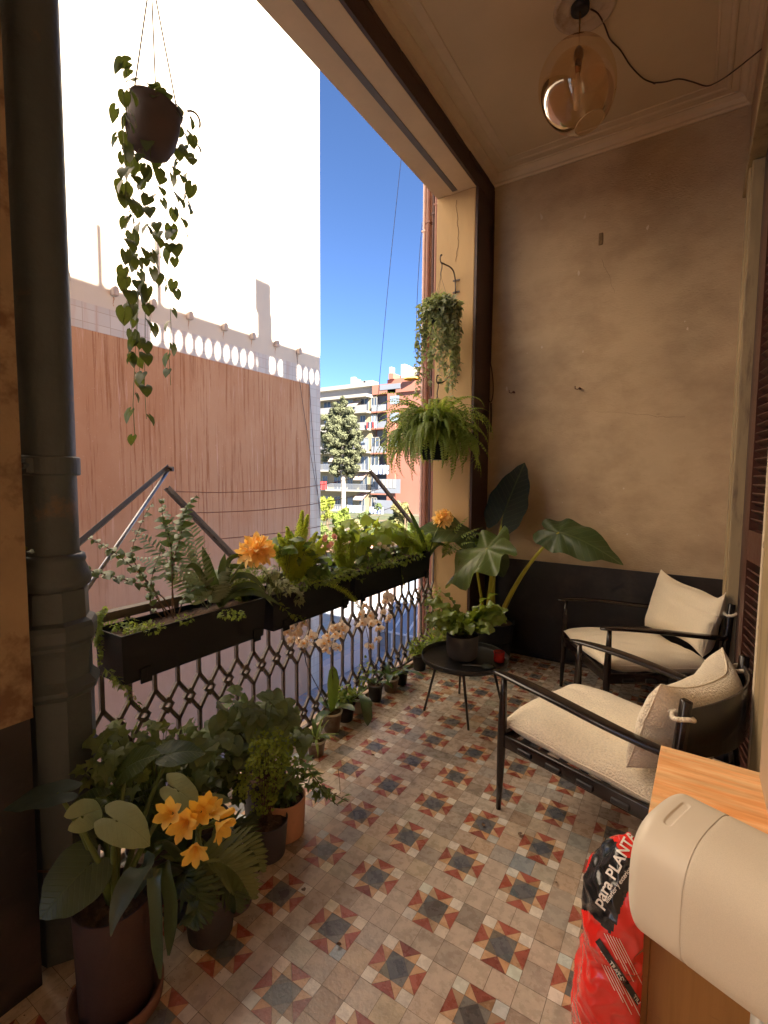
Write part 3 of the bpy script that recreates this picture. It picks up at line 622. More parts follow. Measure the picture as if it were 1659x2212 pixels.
def frond(b, p, d, n, L, W, pairs=16, curl=1.0, lw=.012, lcurl=.3, ctrl=((0, .5), (.3, 1), (.7, .8), (1, .12)), ang=70, stem=.0025, seg=2, wig=.1, mi=0, ms=0, start=.12, rr=rnd, fwd=.0, shape=LANCE, jit=.12):
    """fern frond: curved midrib carrying pairs of leaflets"""
    d = Vector(d).normalized(); n = Vector(n); s = d.cross(n)
    if s.length < 1e-4: s = d.cross(Vector((.31, .5, .8)))
    s.normalize(); n = s.cross(d); p = Vector(p); m = pairs; pts = [p.copy()]
    for i in range(m):
        rot = Matrix.Rotation(-curl / m * (.4 + 1.2 * i / m), 3, s); d = rot @ d; n = rot @ n
        if wig: r2 = Matrix.Rotation(rr.uniform(-wig, wig) / 3, 3, n); d = r2 @ d; s = r2 @ s
        p = p + d * L / m; pts.append(p.copy()); t = (i + 1) / m
        if t < start: continue
        l = W * interp(list(ctrl), t)
        for sg in (-1, 1):
            a = R(ang) * (1 - fwd * t) + rr.uniform(-jit, jit)
            dd = d * math.cos(a) + s * sg * math.sin(a) + n * rr.uniform(-.12, .2)
            blade(b, p + d * (sg * .2 * L / m), dd, n, l * rr.uniform(.85, 1.08), lw, shape, lcurl, .15, max(2, seg), mi)
    tube(b, pts, [stem * (1 - .7 * i / m) for i in range(m + 1)], 4, mi=ms)
    return p, d
def fluffy(b, p, d, n, L, rad, curl=1.2, dens=900, mi=0, rr=rnd, nl=.012, stem=.0022):
    """foxtail / asparagus fern plume: needles round a curved stem"""
    d = Vector(d).normalized(); s = d.cross(Vector(n)); 
    if s.length < 1e-4: s = d.cross(Vector((.31, .5, .8)))
    s.normalize(); p = Vector(p); m = 24; pts = [p.copy()]; ds = [d.copy()]
    for i in range(m):
        d = Matrix.Rotation(-curl / m * (.3 + 1.4 * i / m), 3, s) @ d; p = p + d * L / m; pts.append(p.copy()); ds.append(d.copy())
    tube(b, pts, [stem * (1 - .7 * i / m) for i in range(m + 1)], 4, mi=mi)
    k = int(dens * L)
    for q in range(k):
        t = rr.random() ** .9; x = t * m; i = min(int(x), m - 1); c = pts[i].lerp(pts[i + 1], x - i); dd = ds[i]
        _, s1, u1 = frame(dd); a = rr.uniform(0, 6.283); out = s1 * math.cos(a) + u1 * math.sin(a)
        r = rad * (1 if t < .65 else (1 - t) / .35 * .9 + .1) * (min(1, .35 + t * 4)); tip = c + out * r * rr.uniform(.7, 1) + dd * r * rr.uniform(.2, .9)
        tube_dir = (tip - c); base = c + tube_dir * .15
        for z in range(4):                                       # a side twig's tuft of needles
            bb = base.lerp(tip, rr.uniform(.1, 1)); nd = (tube_dir.normalized() + rv(.8)).normalized() * nl * rr.uniform(.7, 1.3); w = nd.cross(rv(1)).normalized() * nl * .2
            b.faces.new([b.verts.new(v) for v in (bb - w, bb + nd, bb + w)]).material_index = mi
    return p
def scatterleaf(b, c, r, n, size, ctrl=OVAL, sq=(1, 1, 1), rr=rnd, droop=.3, cup=.15, wide=1.0, segs=10, mi=0, rings=2, up=.5, shell=.5):
    c = Vector(c)
    for _ in range(n):
        o = Vector((rr.gauss(0, 1), rr.gauss(0, 1), rr.gauss(0, 1))).normalized(); k = rr.uniform(shell, 1)
        p = c + Vector((o.x * sq[0], o.y * sq[1], o.z * sq[2])) * r * k
        d = (o + Vector((0, 0, -.35)) + rv(.6)); nn = (Vector((0, 0, up)) + o * .8 + rv(.5))
        pleaf(b, p, d, nn, size * rr.uniform(.6, 1.2), ctrl, droop, cup, .3, rings, segs, wide, mi, rr)
def vine(b, pts, n, size, ctrl=IVY, rr=rnd, r=.0015, mi=0, ms=0, droop=.3, alt=True, hang=.6, segs=10, rings=1, wide=1.0):
    pts = [Vector(p) for p in pts]; tube(b, pts, r, 4, mi=ms); m = len(pts) - 1
    for k in range(n):
        x = (k + rr.uniform(.1, .9)) / n * m; i = min(int(x), m - 1); p = pts[i].lerp(pts[i + 1], x - i); d = (pts[i + 1] - pts[i]).normalized(); _, s, u = frame(d); a = rr.uniform(0, 6.28)
        o = s * math.cos(a) + u * math.sin(a); tip = p + o * size * .35
        tube(b, [p, tip], r * .6, 3, mi=ms)
        pleaf(b, tip, o + Vector((0, 0, -hang)) + rv(.25), o + Vector((0, 0, .6)) + rv(.4), size * rr.uniform(.65, 1.15), ctrl, droop, .1, .2, rings, segs, wide, mi, rr)
def flower6(b, c, d, L, W, open_=1.0, mi=0, rr=rnd, curl=1.5):
    """trumpet of six petals opening along d"""
    d, s, u = frame(Vector(d)); a0 = rr.uniform(0, 1)
    for k in range(6):
        a = a0 + k * math.pi / 3; o = s * math.cos(a) + u * math.sin(a)
        blade(b, Vector(c) + o * .003, d + o * .28, (-o) * 1 + d * .2, L, W * (1 if k % 2 else .8), PETAL, curl * open_, .25, 6, mi, wave=.03, rr=rr)
# ---- leaf materials
def leafm(name, col, rough=.42, trans=.35, tcol=None, var=.3, vein=None, spec=.5, coat=0):
    m = M(name, col, rough, var, 14, .15, 50, trans=trans, tcol=tcol, spec=spec, coat=coat)
    if vein:
        nt = m.node_tree; L = nt.links.new; b = nt.nodes['Principled BSDF']; src = b.inputs['Base Color'].links[0].from_socket
        uv = N(nt, 'UVMap'); sp = N(nt, 'SeparateXYZ'); L(uv.outputs[0], sp.inputs[0])
        ab = N(nt, 'Math', operation='ABSOLUTE'); L(sp.outputs[1], ab.inputs[0])
        # side veins: stripes of (u - 0.7|v|)
        ma = N(nt, 'Math', operation='MULTIPLY_ADD'); L(ab.outputs[0], ma.inputs[0]); ma.inputs[1].default_value = -.8; L(sp.outputs[0], ma.inputs[2])
        ml = N(nt, 'Math', operation='MULTIPLY'); L(ma.outputs[0], ml.inputs[0]); ml.inputs[1].default_value = 8.0
        fr = N(nt, 'Math', operation='FRACT'); L(ml.outputs[0], fr.inputs[0]); su = N(nt, 'Math', operation='SUBTRACT'); L(fr.outputs[0], su.inputs[0]); su.inputs[1].default_value = .5
        a2 = N(nt, 'Math', operation='ABSOLUTE'); L(su.outputs[0], a2.inputs[0]); lt = N(nt, 'MapRange'); L(a2.outputs[0], lt.inputs[0]); lt.inputs[1].default_value = 0; lt.inputs[2].default_value = .09; lt.inputs[3].default_value = .7; lt.inputs[4].default_value = 0
        l2 = N(nt, 'MapRange'); L(ab.outputs[0], l2.inputs[0]); l2.inputs[1].default_value = .008; l2.inputs[2].default_value = .02; l2.inputs[3].default_value = 1; l2.inputs[4].default_value = 0
        mxm = N(nt, 'Math', operation='MAXIMUM'); L(lt.outputs[0], mxm.inputs[0]); L(l2.outputs[0], mxm.inputs[1])
        x = N(nt, 'Mix', data_type='RGBA'); L(mxm.outputs[0], x.inputs[0]); L(src, x.inputs[6]); x.inputs[7].default_value = (*vein, 1); L(x.outputs[2], b.inputs['Base Color'])
        bp = N(nt, 'Bump', Strength=.5, Distance=.004); L(mxm.outputs[0], bp.inputs['Height']); L(bp.outputs[0], b.inputs['Normal'])
    return m
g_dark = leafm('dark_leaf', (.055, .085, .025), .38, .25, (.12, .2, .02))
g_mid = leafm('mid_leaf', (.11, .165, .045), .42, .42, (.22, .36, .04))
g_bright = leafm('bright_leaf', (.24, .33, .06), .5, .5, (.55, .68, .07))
g_fern = leafm('fern_leaf', (.16, .225, .05), .5, .45, (.42, .52, .07))
g_silver = leafm('silvery_fern_leaf', (.22, .28, .17), .38, .25, (.25, .35, .12))
g_pale = leafm('pale_ivy_leaf', (.33, .36, .22), .5, .35, (.4, .48, .15))
g_heart = leafm('succulent_heart_leaf', (.045, .065, .028), .45, .16, (.25, .32, .04))
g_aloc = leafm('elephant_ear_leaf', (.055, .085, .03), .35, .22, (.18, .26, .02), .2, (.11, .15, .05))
g_aloc2 = leafm('grey_green_arrow_leaf', (.33, .38, .20), .5, .3, (.35, .45, .12), .2, (.32, .38, .2))
g_strap = leafm('strap_leaf', (.065, .10, .04), .32, .12, (.1, .2, .02), .2)
g_maiden = leafm('maidenhair_leaf', (.27, .35, .05), .6, .4, (.3, .42, .04))
stem_y = M('yellow_green_stem', (.40, .38, .04), .4, .12, 10)
stem_g = M('green_stem', (.10, .14, .03), .5, .15, 12)
stem_b = M('brown_stem', (.12, .07, .035), .7, .2, 20)
soil_m = M('potting_soil', (.085, .05, .03), .95, .5, 60, .9, 60, (.16, .10, .06), (.6, .7), 40)
fl_orange = M('orange_petal', (.95, .72, .28), .5, .08, 30, trans=.4, tcol=(1, .58, .12), col2=(.95, .68, .22), s2=14)
fl_white = M('white_petal', (.90, .82, .72), .55, .05, 30, trans=.4, tcol=(1, .85, .68))
fl_mid = M('orchid_lip', (.80, .45, .12), .5, .1, 30)
def soil(b, c, r, z, n=18):
    pr = [(r, 0), (r * .75, .006), (r * .4, .01), (.001, .012)]; lathe(b, pr, (c[0], c[1], z), n)
    for v in b.verts: v.co.z += rnd.uniform(-.004, .006)
def pot(parent, c, r, h, m, taper=.8, z0=0, rim=.0, name='pot', soilz=.02, th=.004, n=36):
    b = B(); x, y = c
    lathe(b, [(0.001, 0), (r * taper - .004, 0), (r * taper, .004), (r, h - .012 if rim else h - .003), (r + rim, h - .012) if rim else (r, h - .002), (r + rim, h - .001), (r + rim - th * .4, h), (r - th, h), (r - th, h - .004), (r * .93 - th, h * .55)], (x, y, z0), n)
    o = obj(name, b, m, parent, True)
    b = B(); soil(b, c, (r - th) * .985, z0 + h - soilz); obj('soil', b, soil_m, parent)
    return o
# ============================================================ railing
iron = M('old_black_iron', (.115, .09, .075), .5, .25, 20, .2, 80)
RX = -1.885
rl = thing('balcony_railing', 'dark iron balcony railing with rows of interlocking diamonds between upright bars', 'railing', (RX, 2.1, .02))
b = B(); bbox(b, RX - .022, RX + .022, .62, YP - .003, 1.0, 1.022, .003); bbox(b, RX - .014, RX + .014, .62, YP - .003, .985, .9995, .002); obj('top_rail', b, iron, rl)
b = B(); bbox(b, RX - .012, RX + .012, .62, YP - .003, .045, .062, .003); obj('bottom_rail', b, iron, rl)
BY = [0.723 + .1088 * k for k in range(29)]
def bar(b, p, q, w=.0085, t=.007):
    p, q = Vector(p), Vector(q); d = (q - p).normalized(); s = Vector((1, 0, 0)); u = d.cross(s).normalized()
    vs = [b.verts.new(x + s * a * t + u * c * w) for x in (p, q) for a, c in ((-1, -1), (1, -1), (1, 1), (-1, 1))]
    for q_ in ((3, 2, 1, 0), (4, 5, 6, 7), (0, 1, 5, 4), (1, 2, 6, 5), (2, 3, 7, 6), (3, 0, 4, 7)): b.faces.new([vs[i] for i in q_])
def band(b, zt, zb):
    zm = (zt + zb) / 2; h = .0272; e = .0165
    for k, y in enumerate(BY):
        for sgn in (-1, 1):
            y2 = y + sgn * .1088
            if y2 < .6 or y2 > 3.78: continue
            ym = y + sgn * .0544
            # diagonal from the bar to the small ring, above and below
            bar(b, (RX, y, zt), (RX, ym - sgn * .002, zm + .010), .0082); bar(b, (RX, y, zb), (RX, ym - sgn * .002, zm - .010), .0082)
        ym = y + .0544
        if ym > 3.77: continue
        r1, r2 = .030, .030
        for t in range(4):
            a, c = t * math.pi / 2, (t + 1) * math.pi / 2; p_ = Vector((RX + .0008 * (t % 2 + 1), ym + math.cos(a) * r2 * .8, zm + math.sin(a) * r1)); q_ = Vector((p_.x, ym + math.cos(c) * r2 * .8, zm + math.sin(c) * r1)); e_ = (q_ - p_).normalized() * .006
            bar(b, p_ - e_, q_ + e_, .0065, .0078)
b = B(); band(b, .636, .466); obj('diamond_band', b, iron, rl)
b = B(); band(b, .232, .062 + .004); obj('diamond_band', b, iron, rl)
for y in BY:
    b = B(); bar(b, (RX, y, .636), (RX, y, .99)); bar(b, (RX, y, .232), (RX, y, .466)); obj('bar', b, iron, rl)
# planters
pl_m = M('black_planter_plastic', (.011, .014, .018), .5, .15, 9, .06, 120, spec=.25)
PLX0, PLX1 = -1.865, -1.68
planters = []
for i, (y0, y1, lab) in enumerate(((.912, 1.600, 'long black plastic planter at the left end of the railing, holding glossy fern and amaryllis'), (1.648, 2.279, 'black plastic planter second from the iron pipe, overflowing with feathery asparagus fern'), (2.322, 3.307, 'longest black plastic planter, nearest the pillar, under the second orange flower'))):
    t = thing('planter_box', lab, 'planter', ((PLX0 + PLX1) / 2, (y0 + y1) / 2, .79), 'black planters hung on the railing'); planters.append(t)
    b = B(); z0, z1 = .79, .975
    def ring(i_, z): return [b.verts.new(p) for p in ((PLX0 + i_, y0 + i_, z), (PLX1 - i_, y0 + i_, z), (PLX1 - i_, y1 - i_, z), (PLX0 + i_, y1 - i_, z))]
    rs = [ring(.012, z0), ring(.009, z0 + .003), ring(0, z1 - .003), ring(.001, z1), ring(.006, z1), ring(.0075, z1 - .004), ring(.02, z0 + .01)]
    b.faces.new(rs[0][::-1]); b.faces.new(rs[-1])
    for a, c in zip(rs, rs[1:]):
        for k in range(4): b.faces.new((a[k], a[(k + 1) % 4], c[(k + 1) % 4], c[k]))
    obj('box', b, pl_m, t)
    b = B(); nx, ny = 8, int((y1 - y0) * 60); g = [[b.verts.new((PLX0 + .01 + (PLX1 - PLX0 - .02) * a / nx, y0 + .01 + (y1 - y0 - .02) * c / ny, z1 - .022 + rnd.uniform(-.006, .008))) for a in range(nx + 1)] for c in range(ny + 1)]
    for c in range(ny):
        for a in range(nx): b.faces.new((g[c][a], g[c][a + 1], g[c + 1][a + 1], g[c + 1][a]))
    obj('soil', b, soil_m, t, True)
    for yy in (y0 + .09, y1 - .055):
        b = B(); bbox(b, PLX1 - .006, PLX1 + .001, yy - .022, yy + .022, z0 - .012, z0 + .045, .002); bbox(b, PLX1 + .001, PLX1 + .003, yy - .006, yy + .002, z0 + .004, z0 + .034, .001, 1); obj('clip', b, pl_m, t)
# clothesline arms outside the railing
arm_m = M('weathered_steel_arm', (.10, .075, .065), .6, .2, 15, .2, 80); tube_m = M('galvanised_tube', (.32, .33, .36), .35, .15, 15, metal=.6)
def angle_bar(b, p, q, w=.011, t=.0018, holes=0):
    p, q = Vector(p), Vector(q); d = (q - p).normalized(); s = Vector((0, 0, 1)).cross(d).normalized(); u = d.cross(s)
    for a, c in ((s, u), (u, s)):
        vs = [b.verts.new(x + a * k * w + c * m_ * t) for x in (p, q) for k, m_ in ((-.15 if a is s else .2, 0), (1.85, 0), (1.85, 1), (-.15 if a is s else .2, 1))]
        for q_ in ((3, 2, 1, 0), (4, 5, 6, 7), (0, 1, 5, 4), (1, 2, 6, 5), (2, 3, 7, 6), (3, 0, 4, 7)): b.faces.new([vs[i] for i in q_])
ca = thing('clothesline_bracket', 'bent steel clothesline arm with a paler tube brace rising beside the iron pipe', 'clothesline arm', (-1.95, .95, 1.0), 'clothesline brackets outside the railing')
apex = at(365, 1013, X=-2.4); b = B(); angle_bar(b, at(170, 1182, X=-1.95), apex, .015); obj('bar', b, arm_m, ca)
b = B(); tube(b, [at(172, 1295, X=-1.95), at(262, 1165, X=-2.15), apex + Vector((0, 0, -.002))], .009, 10); obj('brace', b, tube_m, ca, True)
b = B(); tube(b, [apex + Vector((-.014, -.01, 0)), apex + Vector((.02, .012, 0))], .014, 10); obj('pivot', b, arm_m, ca)
tops = []
for k, (bx, tx, lab, hs) in enumerate(((at(505, 1205, X=-1.915), at(362, 1057, X=-2.37), 'steel clothesline arm leaning outwards behind the amaryllis leaves', 3), (at(900, 1145, X=-1.915), at(799, 1019, X=-2.4), 'far steel clothesline arm leaning out below the hanging fern', 3))):
    ca = thing('clothesline_bracket', lab, 'clothesline arm', bx.to_tuple(), 'clothesline brackets outside the railing'); b = B(); angle_bar(b, bx, tx, .014); obj('bar', b, arm_m, ca)
    b = B()
    for q in (0, .35, .72): c = tx.lerp(bx, q); tube(b, [c + Vector((0, -.012, .004)), c + Vector((0, .012, .006))], .004, 6)
    obj('hook', b, arm_m, ca); tops.append((bx, tx))
for q, sag in ((.03, .06), (.36, .05), (.74, .045)):
    a = tops[0][1].lerp(tops[0][0], q); c = tops[1][1].lerp(tops[1][0], q * .8); b = B(); pts = [a.lerp(c, t / 24) - Vector((0, 0, sag * 4 * t / 24 * (1 - t / 24))) + rv(.001) for t in range(25)]
    tube(b, pts, .0022, 5); tag(obj('clothesline', b, M('red_brown_line', (.22, .07, .05), .6), smooth=True), '%s reddish clothesline strung between the two far steel arms' % {.03: 'topmost', .36: 'middle', .74: 'lowest'}[q], 'clothesline', 'clotheslines')
# ============================================================ tray table and what stands on it
black_metal = M('black_powder_coat', (.018, .018, .019), .38, .1, 30)
black_wood = M('black_stained_ash', (.022, .018, .016), .35, .3, 30, .15, 60, stretch=(1, 1, 6))
TC = Vector((-1.142, 2.735, 0)); TR = .266; TH = .43
tt = thing('tray_table', 'round black metal tray table on thin splayed legs', 'table', TC.to_tuple())
b = B(); lathe(b, [(.001, TH - .008), (TR - .01, TH - .008), (TR - .002, TH - .004), (TR, TH + .022), (TR - .0015, TH + .026), (TR - .005, TH + .022), (TR - .007, TH), (TR - .012, TH - .002), (.001, TH - .002)], TC, 72); obj('tray', b, black_metal, tt, True)
for a, f in ((0, (-1.437, 2.772, 0)), (1, (-1.100, 2.712, 0)), (2, (-1.345, 3.135, 0)), (3, (-.96, 2.98, 0))):
    f = Vector(f); top = TC + (f - TC) * .62 + Vector((0, 0, TH - .01)) if a != 1 else Vector((-1.075, 2.575, TH - .01))
    if a == 1: f = Vector((-1.092, 2.70 - .0, 0)); top = Vector((-1.095, 2.60, TH - .01))
    b = B(); tube(b, [f, top], [.0075, .0085], 12); obj('leg', b, black_metal, tt, True)
grey_pot = M('dark_grey_clay', (.060, .058, .062), .75, .12, 12, .1, 80)
GP = Vector((-1.160, 2.735, TH - .002)); gpt = thing('wavy_fern_pot', "bird's nest fern with curly crinkled leaves in a grey pot on the tray table", 'potted plant', GP.to_tuple())
b = B(); z0 = GP.z; r = .098; h = .155
lathe(b, [(.001, 0), (r * .74, 0), (r * .86, .008), (r * .95, .03), (r, .07), (r, h - .004), (r - .002, h), (r - .007, h), (r - .008, h - .02)], GP, 48); obj('pot', b, grey_pot, gpt, True)
b = B(); soil(b, (GP.x, GP.y), r - .008, z0 + h - .018); obj('soil', b, soil_m, gpt)
g_curl = leafm('glossy_curly_leaf', (.12, .165, .03), .22, .25, (.3, .38, .03), .25, (.16, .2, .05), spec=.7)
rr = random.Random(21)
for k in range(30):
    a = k * 2.4 + rr.uniform(-.3, .3); tilt = .35 + .9 * (k / 30); o = Vector((math.cos(a), math.sin(a), 0)); d = o * tilt + Vector((0, 0, 1))
    L_ = rr.uniform(.26, .38) * (1 - .25 * (k / 30)); b = B(); base = GP + Vector((0, 0, h - .01)) + o * rr.uniform(.008, .03)
    d = d.normalized(); n = (-o + Vector((0, 0, .4))); s = d.cross(n).normalized(); n = s.cross(d); p = base.copy(); pv = None; seg = 26; ph = rr.uniform(0, 6); curl = rr.uniform(.9, 2.3); uv = b.loops.layers.uv.verify()
    W_ = rr.uniform(.034, .050)
    for i in range(seg + 1):
        t = i / seg; w = W_ * interp(((0, .25), (.2, .8), (.6, 1), (.85, .8), (1, .15)), t); row = []
        for c, wv in ((-1, 1), (-.55, .4), (0, 0), (.55, -.4), (1, -1)):
            z = math.sin(t * 30 + ph + (1.2 if c > 0 else 0)) * .4 * w * abs(wv) * (1 if t > .1 else t * 10); row.append(b.verts.new(p + s * c * w + n * (z + abs(c) * w * .25)))
        if pv:
            for q in range(4):
                f = b.faces.new((pv[q], pv[q + 1], row[q + 1], row[q])); f.smooth = True
                for l, (uu, vv) in zip(f.loops, ((t - 1 / seg, q), (t - 1 / seg, q + 1), (t, q + 1), (t, q))): l[uv].uv = (uu * 1.5, (vv - 2) * .2)
        pv = row; rot = Matrix.Rotation(-curl / seg * (2.2 * t), 3, s) @ Matrix.Rotation(rr.uniform(-.05, .05) + .05 * math.sin(ph), 3, d); d = rot @ d; n = rot @ n; s = rot @ s; p = p + d * L_ / seg
    obj('leaf', b, g_curl, gpt)
red_glass = M('red_glass', (.35, .015, .008), .12, .1, 20, trans=.2, tcol=(.8, .05, .02), spec=.8)
CP = Vector((-.945, 2.80, TH - .002)); b = B(); lathe(b, [(.001, 0), (.022, 0), (.031, .006), (.034, .025), (.031, .042), (.0335, .062), (.0345, .066), (.032, .066), (.029, .044), (.031, .025), (.028, .010), (.001, .008)], CP, 36)
tag(obj('red_cup', b, red_glass, smooth=True), 'small translucent red glass candle cup at the right of the tray table', 'cup')
LP = Vector((-.965, 2.665, TH - .002)); la = thing('ladle', 'dark oval spoon with a thin grey handle lying by the red cup', 'spoon', LP.to_tuple())
b = B(); lathe(b, [(.001, .0), (.024, .003), (.036, .012), (.030, .02), (.001, .025)], LP, 28, mat=Matrix.Scale(1.15, 4, (1, 0, 0))); obj('bowl', b, M('dark_green_glaze', (.03, .04, .033), .3, .1, 20), la, True)
b = B(); tube(b, [LP + Vector((-.03, -.012, .014)), LP + Vector((-.145, -.045, .006))], [.0035, .0022], 8); obj('handle', b, M('grey_metal', (.25, .25, .25), .4, metal=.5), la, True)
# ============================================================ armchairs (local frame: x = across, towards the viewer side, y = backwards)
boucle = M('cream_boucle', (.88, .76, .57), .95, .16, 130, 1.0, 130, spec=.2, sheen=.4)
linen = M('cream_seat_linen', (.86, .74, .55), .95, .10, 160, .6, 200, spec=.2, sheen=.3)
dark_wood = M('ebonised_wood', (.012, .008, .007), .24, .12, 30, .0, 60, (.026, .010, .008), (.5, .7), 30, stretch=(1, .1, 1), coat=.2, rvar=.03)
def cushion(b, fn, nu=26, nv=26, th=.1, edge=.35):
    """closed pillow: fn(u,v)->(centre, normal, half thickness scale) with u,v in -1..1"""
    def side(sg):
        g = []
        for i in range(nu + 1):
            row = []
            for j in range(nv + 1):
                u, v = -1 + 2 * i / nu, -1 + 2 * j / nv; u_, v_ = math.sin(u * math.pi / 2), math.sin(v * math.pi / 2)
                c, n, t = fn(u_, v_); k = (max(0, 1 - abs(u_) ** 5)) ** .5 * (max(0, 1 - abs(v_) ** 5)) ** .5
                row.append(b.verts.new(Vector(c) + Vector(n) * th * .5 * t * k * sg))
            g.append(row)
        for i in range(nu):
            for j in range(nv):
                q = (g[i][j], g[i + 1][j], g[i + 1][j + 1], g[i][j + 1]); f = b.faces.new(q if sg > 0 else q[::-1]); f.smooth = True
    side(1); side(-1); bmesh.ops.remove_doubles(b, verts=b.verts, dist=.0003)
def piping(fn, r=.0032, n=30):
    q = [(-1 + 2 * i / n, -1) for i in range(n)] + [(1, -1 + 2 * i / n) for i in range(n)] + [(1 - 2 * i / n, 1) for i in range(n)] + [(-1, 1 - 2 * i / n) for i in range(n + 1)]
    b = B(); tube(b, [Vector(fn(math.sin(u * math.pi / 2), math.sin(v * math.pi / 2))[0]) for u, v in q], r, 6, cap=False); return b
def make_chair(label, seed):
    t = thing('armchair', label, 'armchair', (0, 0, 0), 'low wooden armchairs with cream cushions'); W = .3335; rr = random.Random(seed)
    def part(name, b, m, smooth=True, par=None): return obj(name, b, m, par or t, smooth, local=True)
    for s in (-1, 1):
        b = B(); tube(b, [(s * W, .0, 0), (s * W, .004, .14), (s * W, .008, .32), (s * W, .010, .42), (s * W, .012, .55), (s * W, .014, .645)], [.0115, .0155, .0205, .021, .0165, .0125], 16); part('front_leg', b, dark_wood)
        b = B(); tube(b, [(s * (W - .005), .80, 0), (s * (W - .005), .745, .26), (s * (W - .005), .722, .46), (s * (W - .005), .735, .62), (s * (W - .005), .75, .80), (s * (W - .005), .751, .803)], [.0115, .017, .020, .019, .017, .012], 14, flat=1.15); part('rear_leg', b, dark_wood)
        b = B(); P = bez((s * (W + .006), -.045, .652), (s * (W + .03), .20, .672), (s * (W + .035), .5, .61), (s * (W + .0), .735, .595), 22); rings = []
        for i, p in enumerate(P):
            q = i / 22; wd = interp(((0, .012), (.04, .024), (.25, .036), (.6, .031), (1, .018)), q); hh = interp(((0, .006), (.05, .010), (.5, .013), (1, .015)), q); d = (P[min(i + 1, 22)] - P[max(i - 1, 0)]).normalized(); sd = d.cross(Vector((0, 0, 1))).normalized(); u = sd.cross(d)
            rings.append([b.verts.new(p + sd * wd * math.copysign(abs(math.cos(a)) ** .6, math.cos(a)) + u * hh * math.copysign(abs(math.sin(a)) ** .8, math.sin(a))) for a in [2 * math.pi * k / 16 for k in range(16)]])
        for i in range(22):
            for k in range(16): b.faces.new((rings[i][k], rings[i][(k + 1) % 16], rings[i + 1][(k + 1) % 16], rings[i + 1][k]))
        b.faces.new(rings[0][::-1]); b.faces.new(rings[-1]); part('arm', b, dark_wood)
        b = B(); bbox(b, s * (W - .004) - .011, s * (W - .004) + .011, .012, .73, .312, .372, .005); part('side_rail', b, dark_wood)
        b = B()
        for y in (.135, .275, .415, .555): b = B(); bbox(b, s * (W + .005) - .010, s * (W + .005) + .010, y - .035, y + .035, .322, .346, .006, 3); part('webbing_clip', b, black_metal)
    b = B(); bbox(b, -W + .01, W - .01, .0, .022, .315, .372, .005); part('front_rail', b, dark_wood)
    b = B(); bbox(b, -W + .01, W - .01, .70, .722, .26, .31, .005); part('rear_rail', b, dark_wood)
    for k in range(7):
        y = .08 + k * .095; b = B(); bbox(b, -W + .008, W - .008, y - .02, y + .02, .338 - .01, .344 - .01, .002, 1); part('seat_strap', b, black_metal, False)
    b = B(); n = 24; z0, z1 = .60, .765   # bowed back panel
    rows = []
    for i in range(n + 1):
        x = -1 + 2 * i / n; bow = .085 * (1 - x * x); X = x * (W - .002); hz = .025 * (1 - x * x)
        rows.append([b.verts.new((X, .752 + bow - (.012 if q in (0, 1) else 0), z)) for q, z in enumerate((z0 - hz, z1 + hz * .5, z1 + hz * .5, z0 - hz))])
    for i in range(n):
        for k in range(4): b.faces.new((rows[i][k], rows[i + 1][k], rows[i + 1][(k + 1) % 4], rows[i][(k + 1) % 4]))
    b.faces.new(rows[0]); b.faces.new(rows[-1][::-1]); part('back_panel', b, dark_wood)
    ph = rr.uniform(0, 6)
    def seat(u, v):
        x = u * (W - .014) * (1 - .02 * v * v); y = .345 + v * .345
        z = .422 - .035 * (v + 1) * .5 + .004 * math.sin(u * 3 + ph) + .003 * math.sin(v * 7 + u * 4 + ph)
        t_ = 1 + .10 * math.cos(u * 2.2) * math.cos(v * 2) + .10 * noise.noise(Vector((u * 2.5, v * 2.5, seed))) + .08 * noise.noise(Vector((u * 6, v * 3, seed + 3))); return (x, y, z), (0, -.05, 1), t_
    b = B(); cushion(b, seat, 50, 50, .150); sc_ = part('seat_cushion', b, boucle if seed == 1 else linen); obj('piping', piping(seat), linen, sc_, True, local=True)
    def back(u, v):
        x = u * (W - (.005 if v > 0 else .02)) ; lean = .30; yb = (.56 if seed == 1 else .60) + .085 * (1 - u * u) + (v + 1) * .5 * .36 * lean
        corner = abs(u) ** 3
        z = .47 + (v + 1) * .5 * (.375 if seed == 1 else .40) - (0 if v < 0 else v * .085 * (1 - corner) * (1.0 if seed == 2 else .8)) + (.02 if seed == 2 else -.01) * max(0, v) * corner + (.02 * math.sin(u * 2.4 + seed) if v > .3 else 0)
        t_ = 1 + .15 * math.cos(u * 1.4) * math.cos(v) + .22 * noise.noise(Vector((u * 1.8, v * 2.2, seed * 5))) - ((.35 if seed == 2 else .05) * abs(u) ** 4 if v > 0 else 0); return (x, yb, z), (0, -1, .28), t_
    b = B(); cushion(b, back, 44, 44, .14 if seed == 1 else .15); bc = part('back_cushion', b, boucle if seed == 1 else linen); obj('piping', piping(back), linen, bc, True, local=True)
    for s in (-1, 1):
        b = B(); c = Vector((s * (W - .005), .742, .742)); pts = [c + Vector((math.cos(a) * .030, math.sin(a) * .032, .006 * math.sin(a * 2))) for a in [2 * math.pi * k / 18 for k in range(19)]]
        tube(b, pts, .0085, 8, cap=False); tube(b, [c + Vector((-s * .01, -.03, 0)), c + Vector((-s * .035, -.06, -.01))], .009, 8); obj('tie_loop', b, boucle, bc, True, local=True)
    return t
def place_chair(t, origin, xdir, ydir):
    t.location = origin; t.rotation_euler = (0, 0, math.atan2(xdir[1], xdir[0]))
c1 = make_chair('nearer black wooden armchair with cream boucle cushions, by the wooden cabinet', 1)
place_chair(c1, (-.595, 2.432, 0), (-.31, -.95), None)
c2 = make_chair('farther black wooden armchair with smooth cream cushions, against the dark end wall', 2)
place_chair(c2, (-.575, 3.392, 0), (.553, -.833), None)
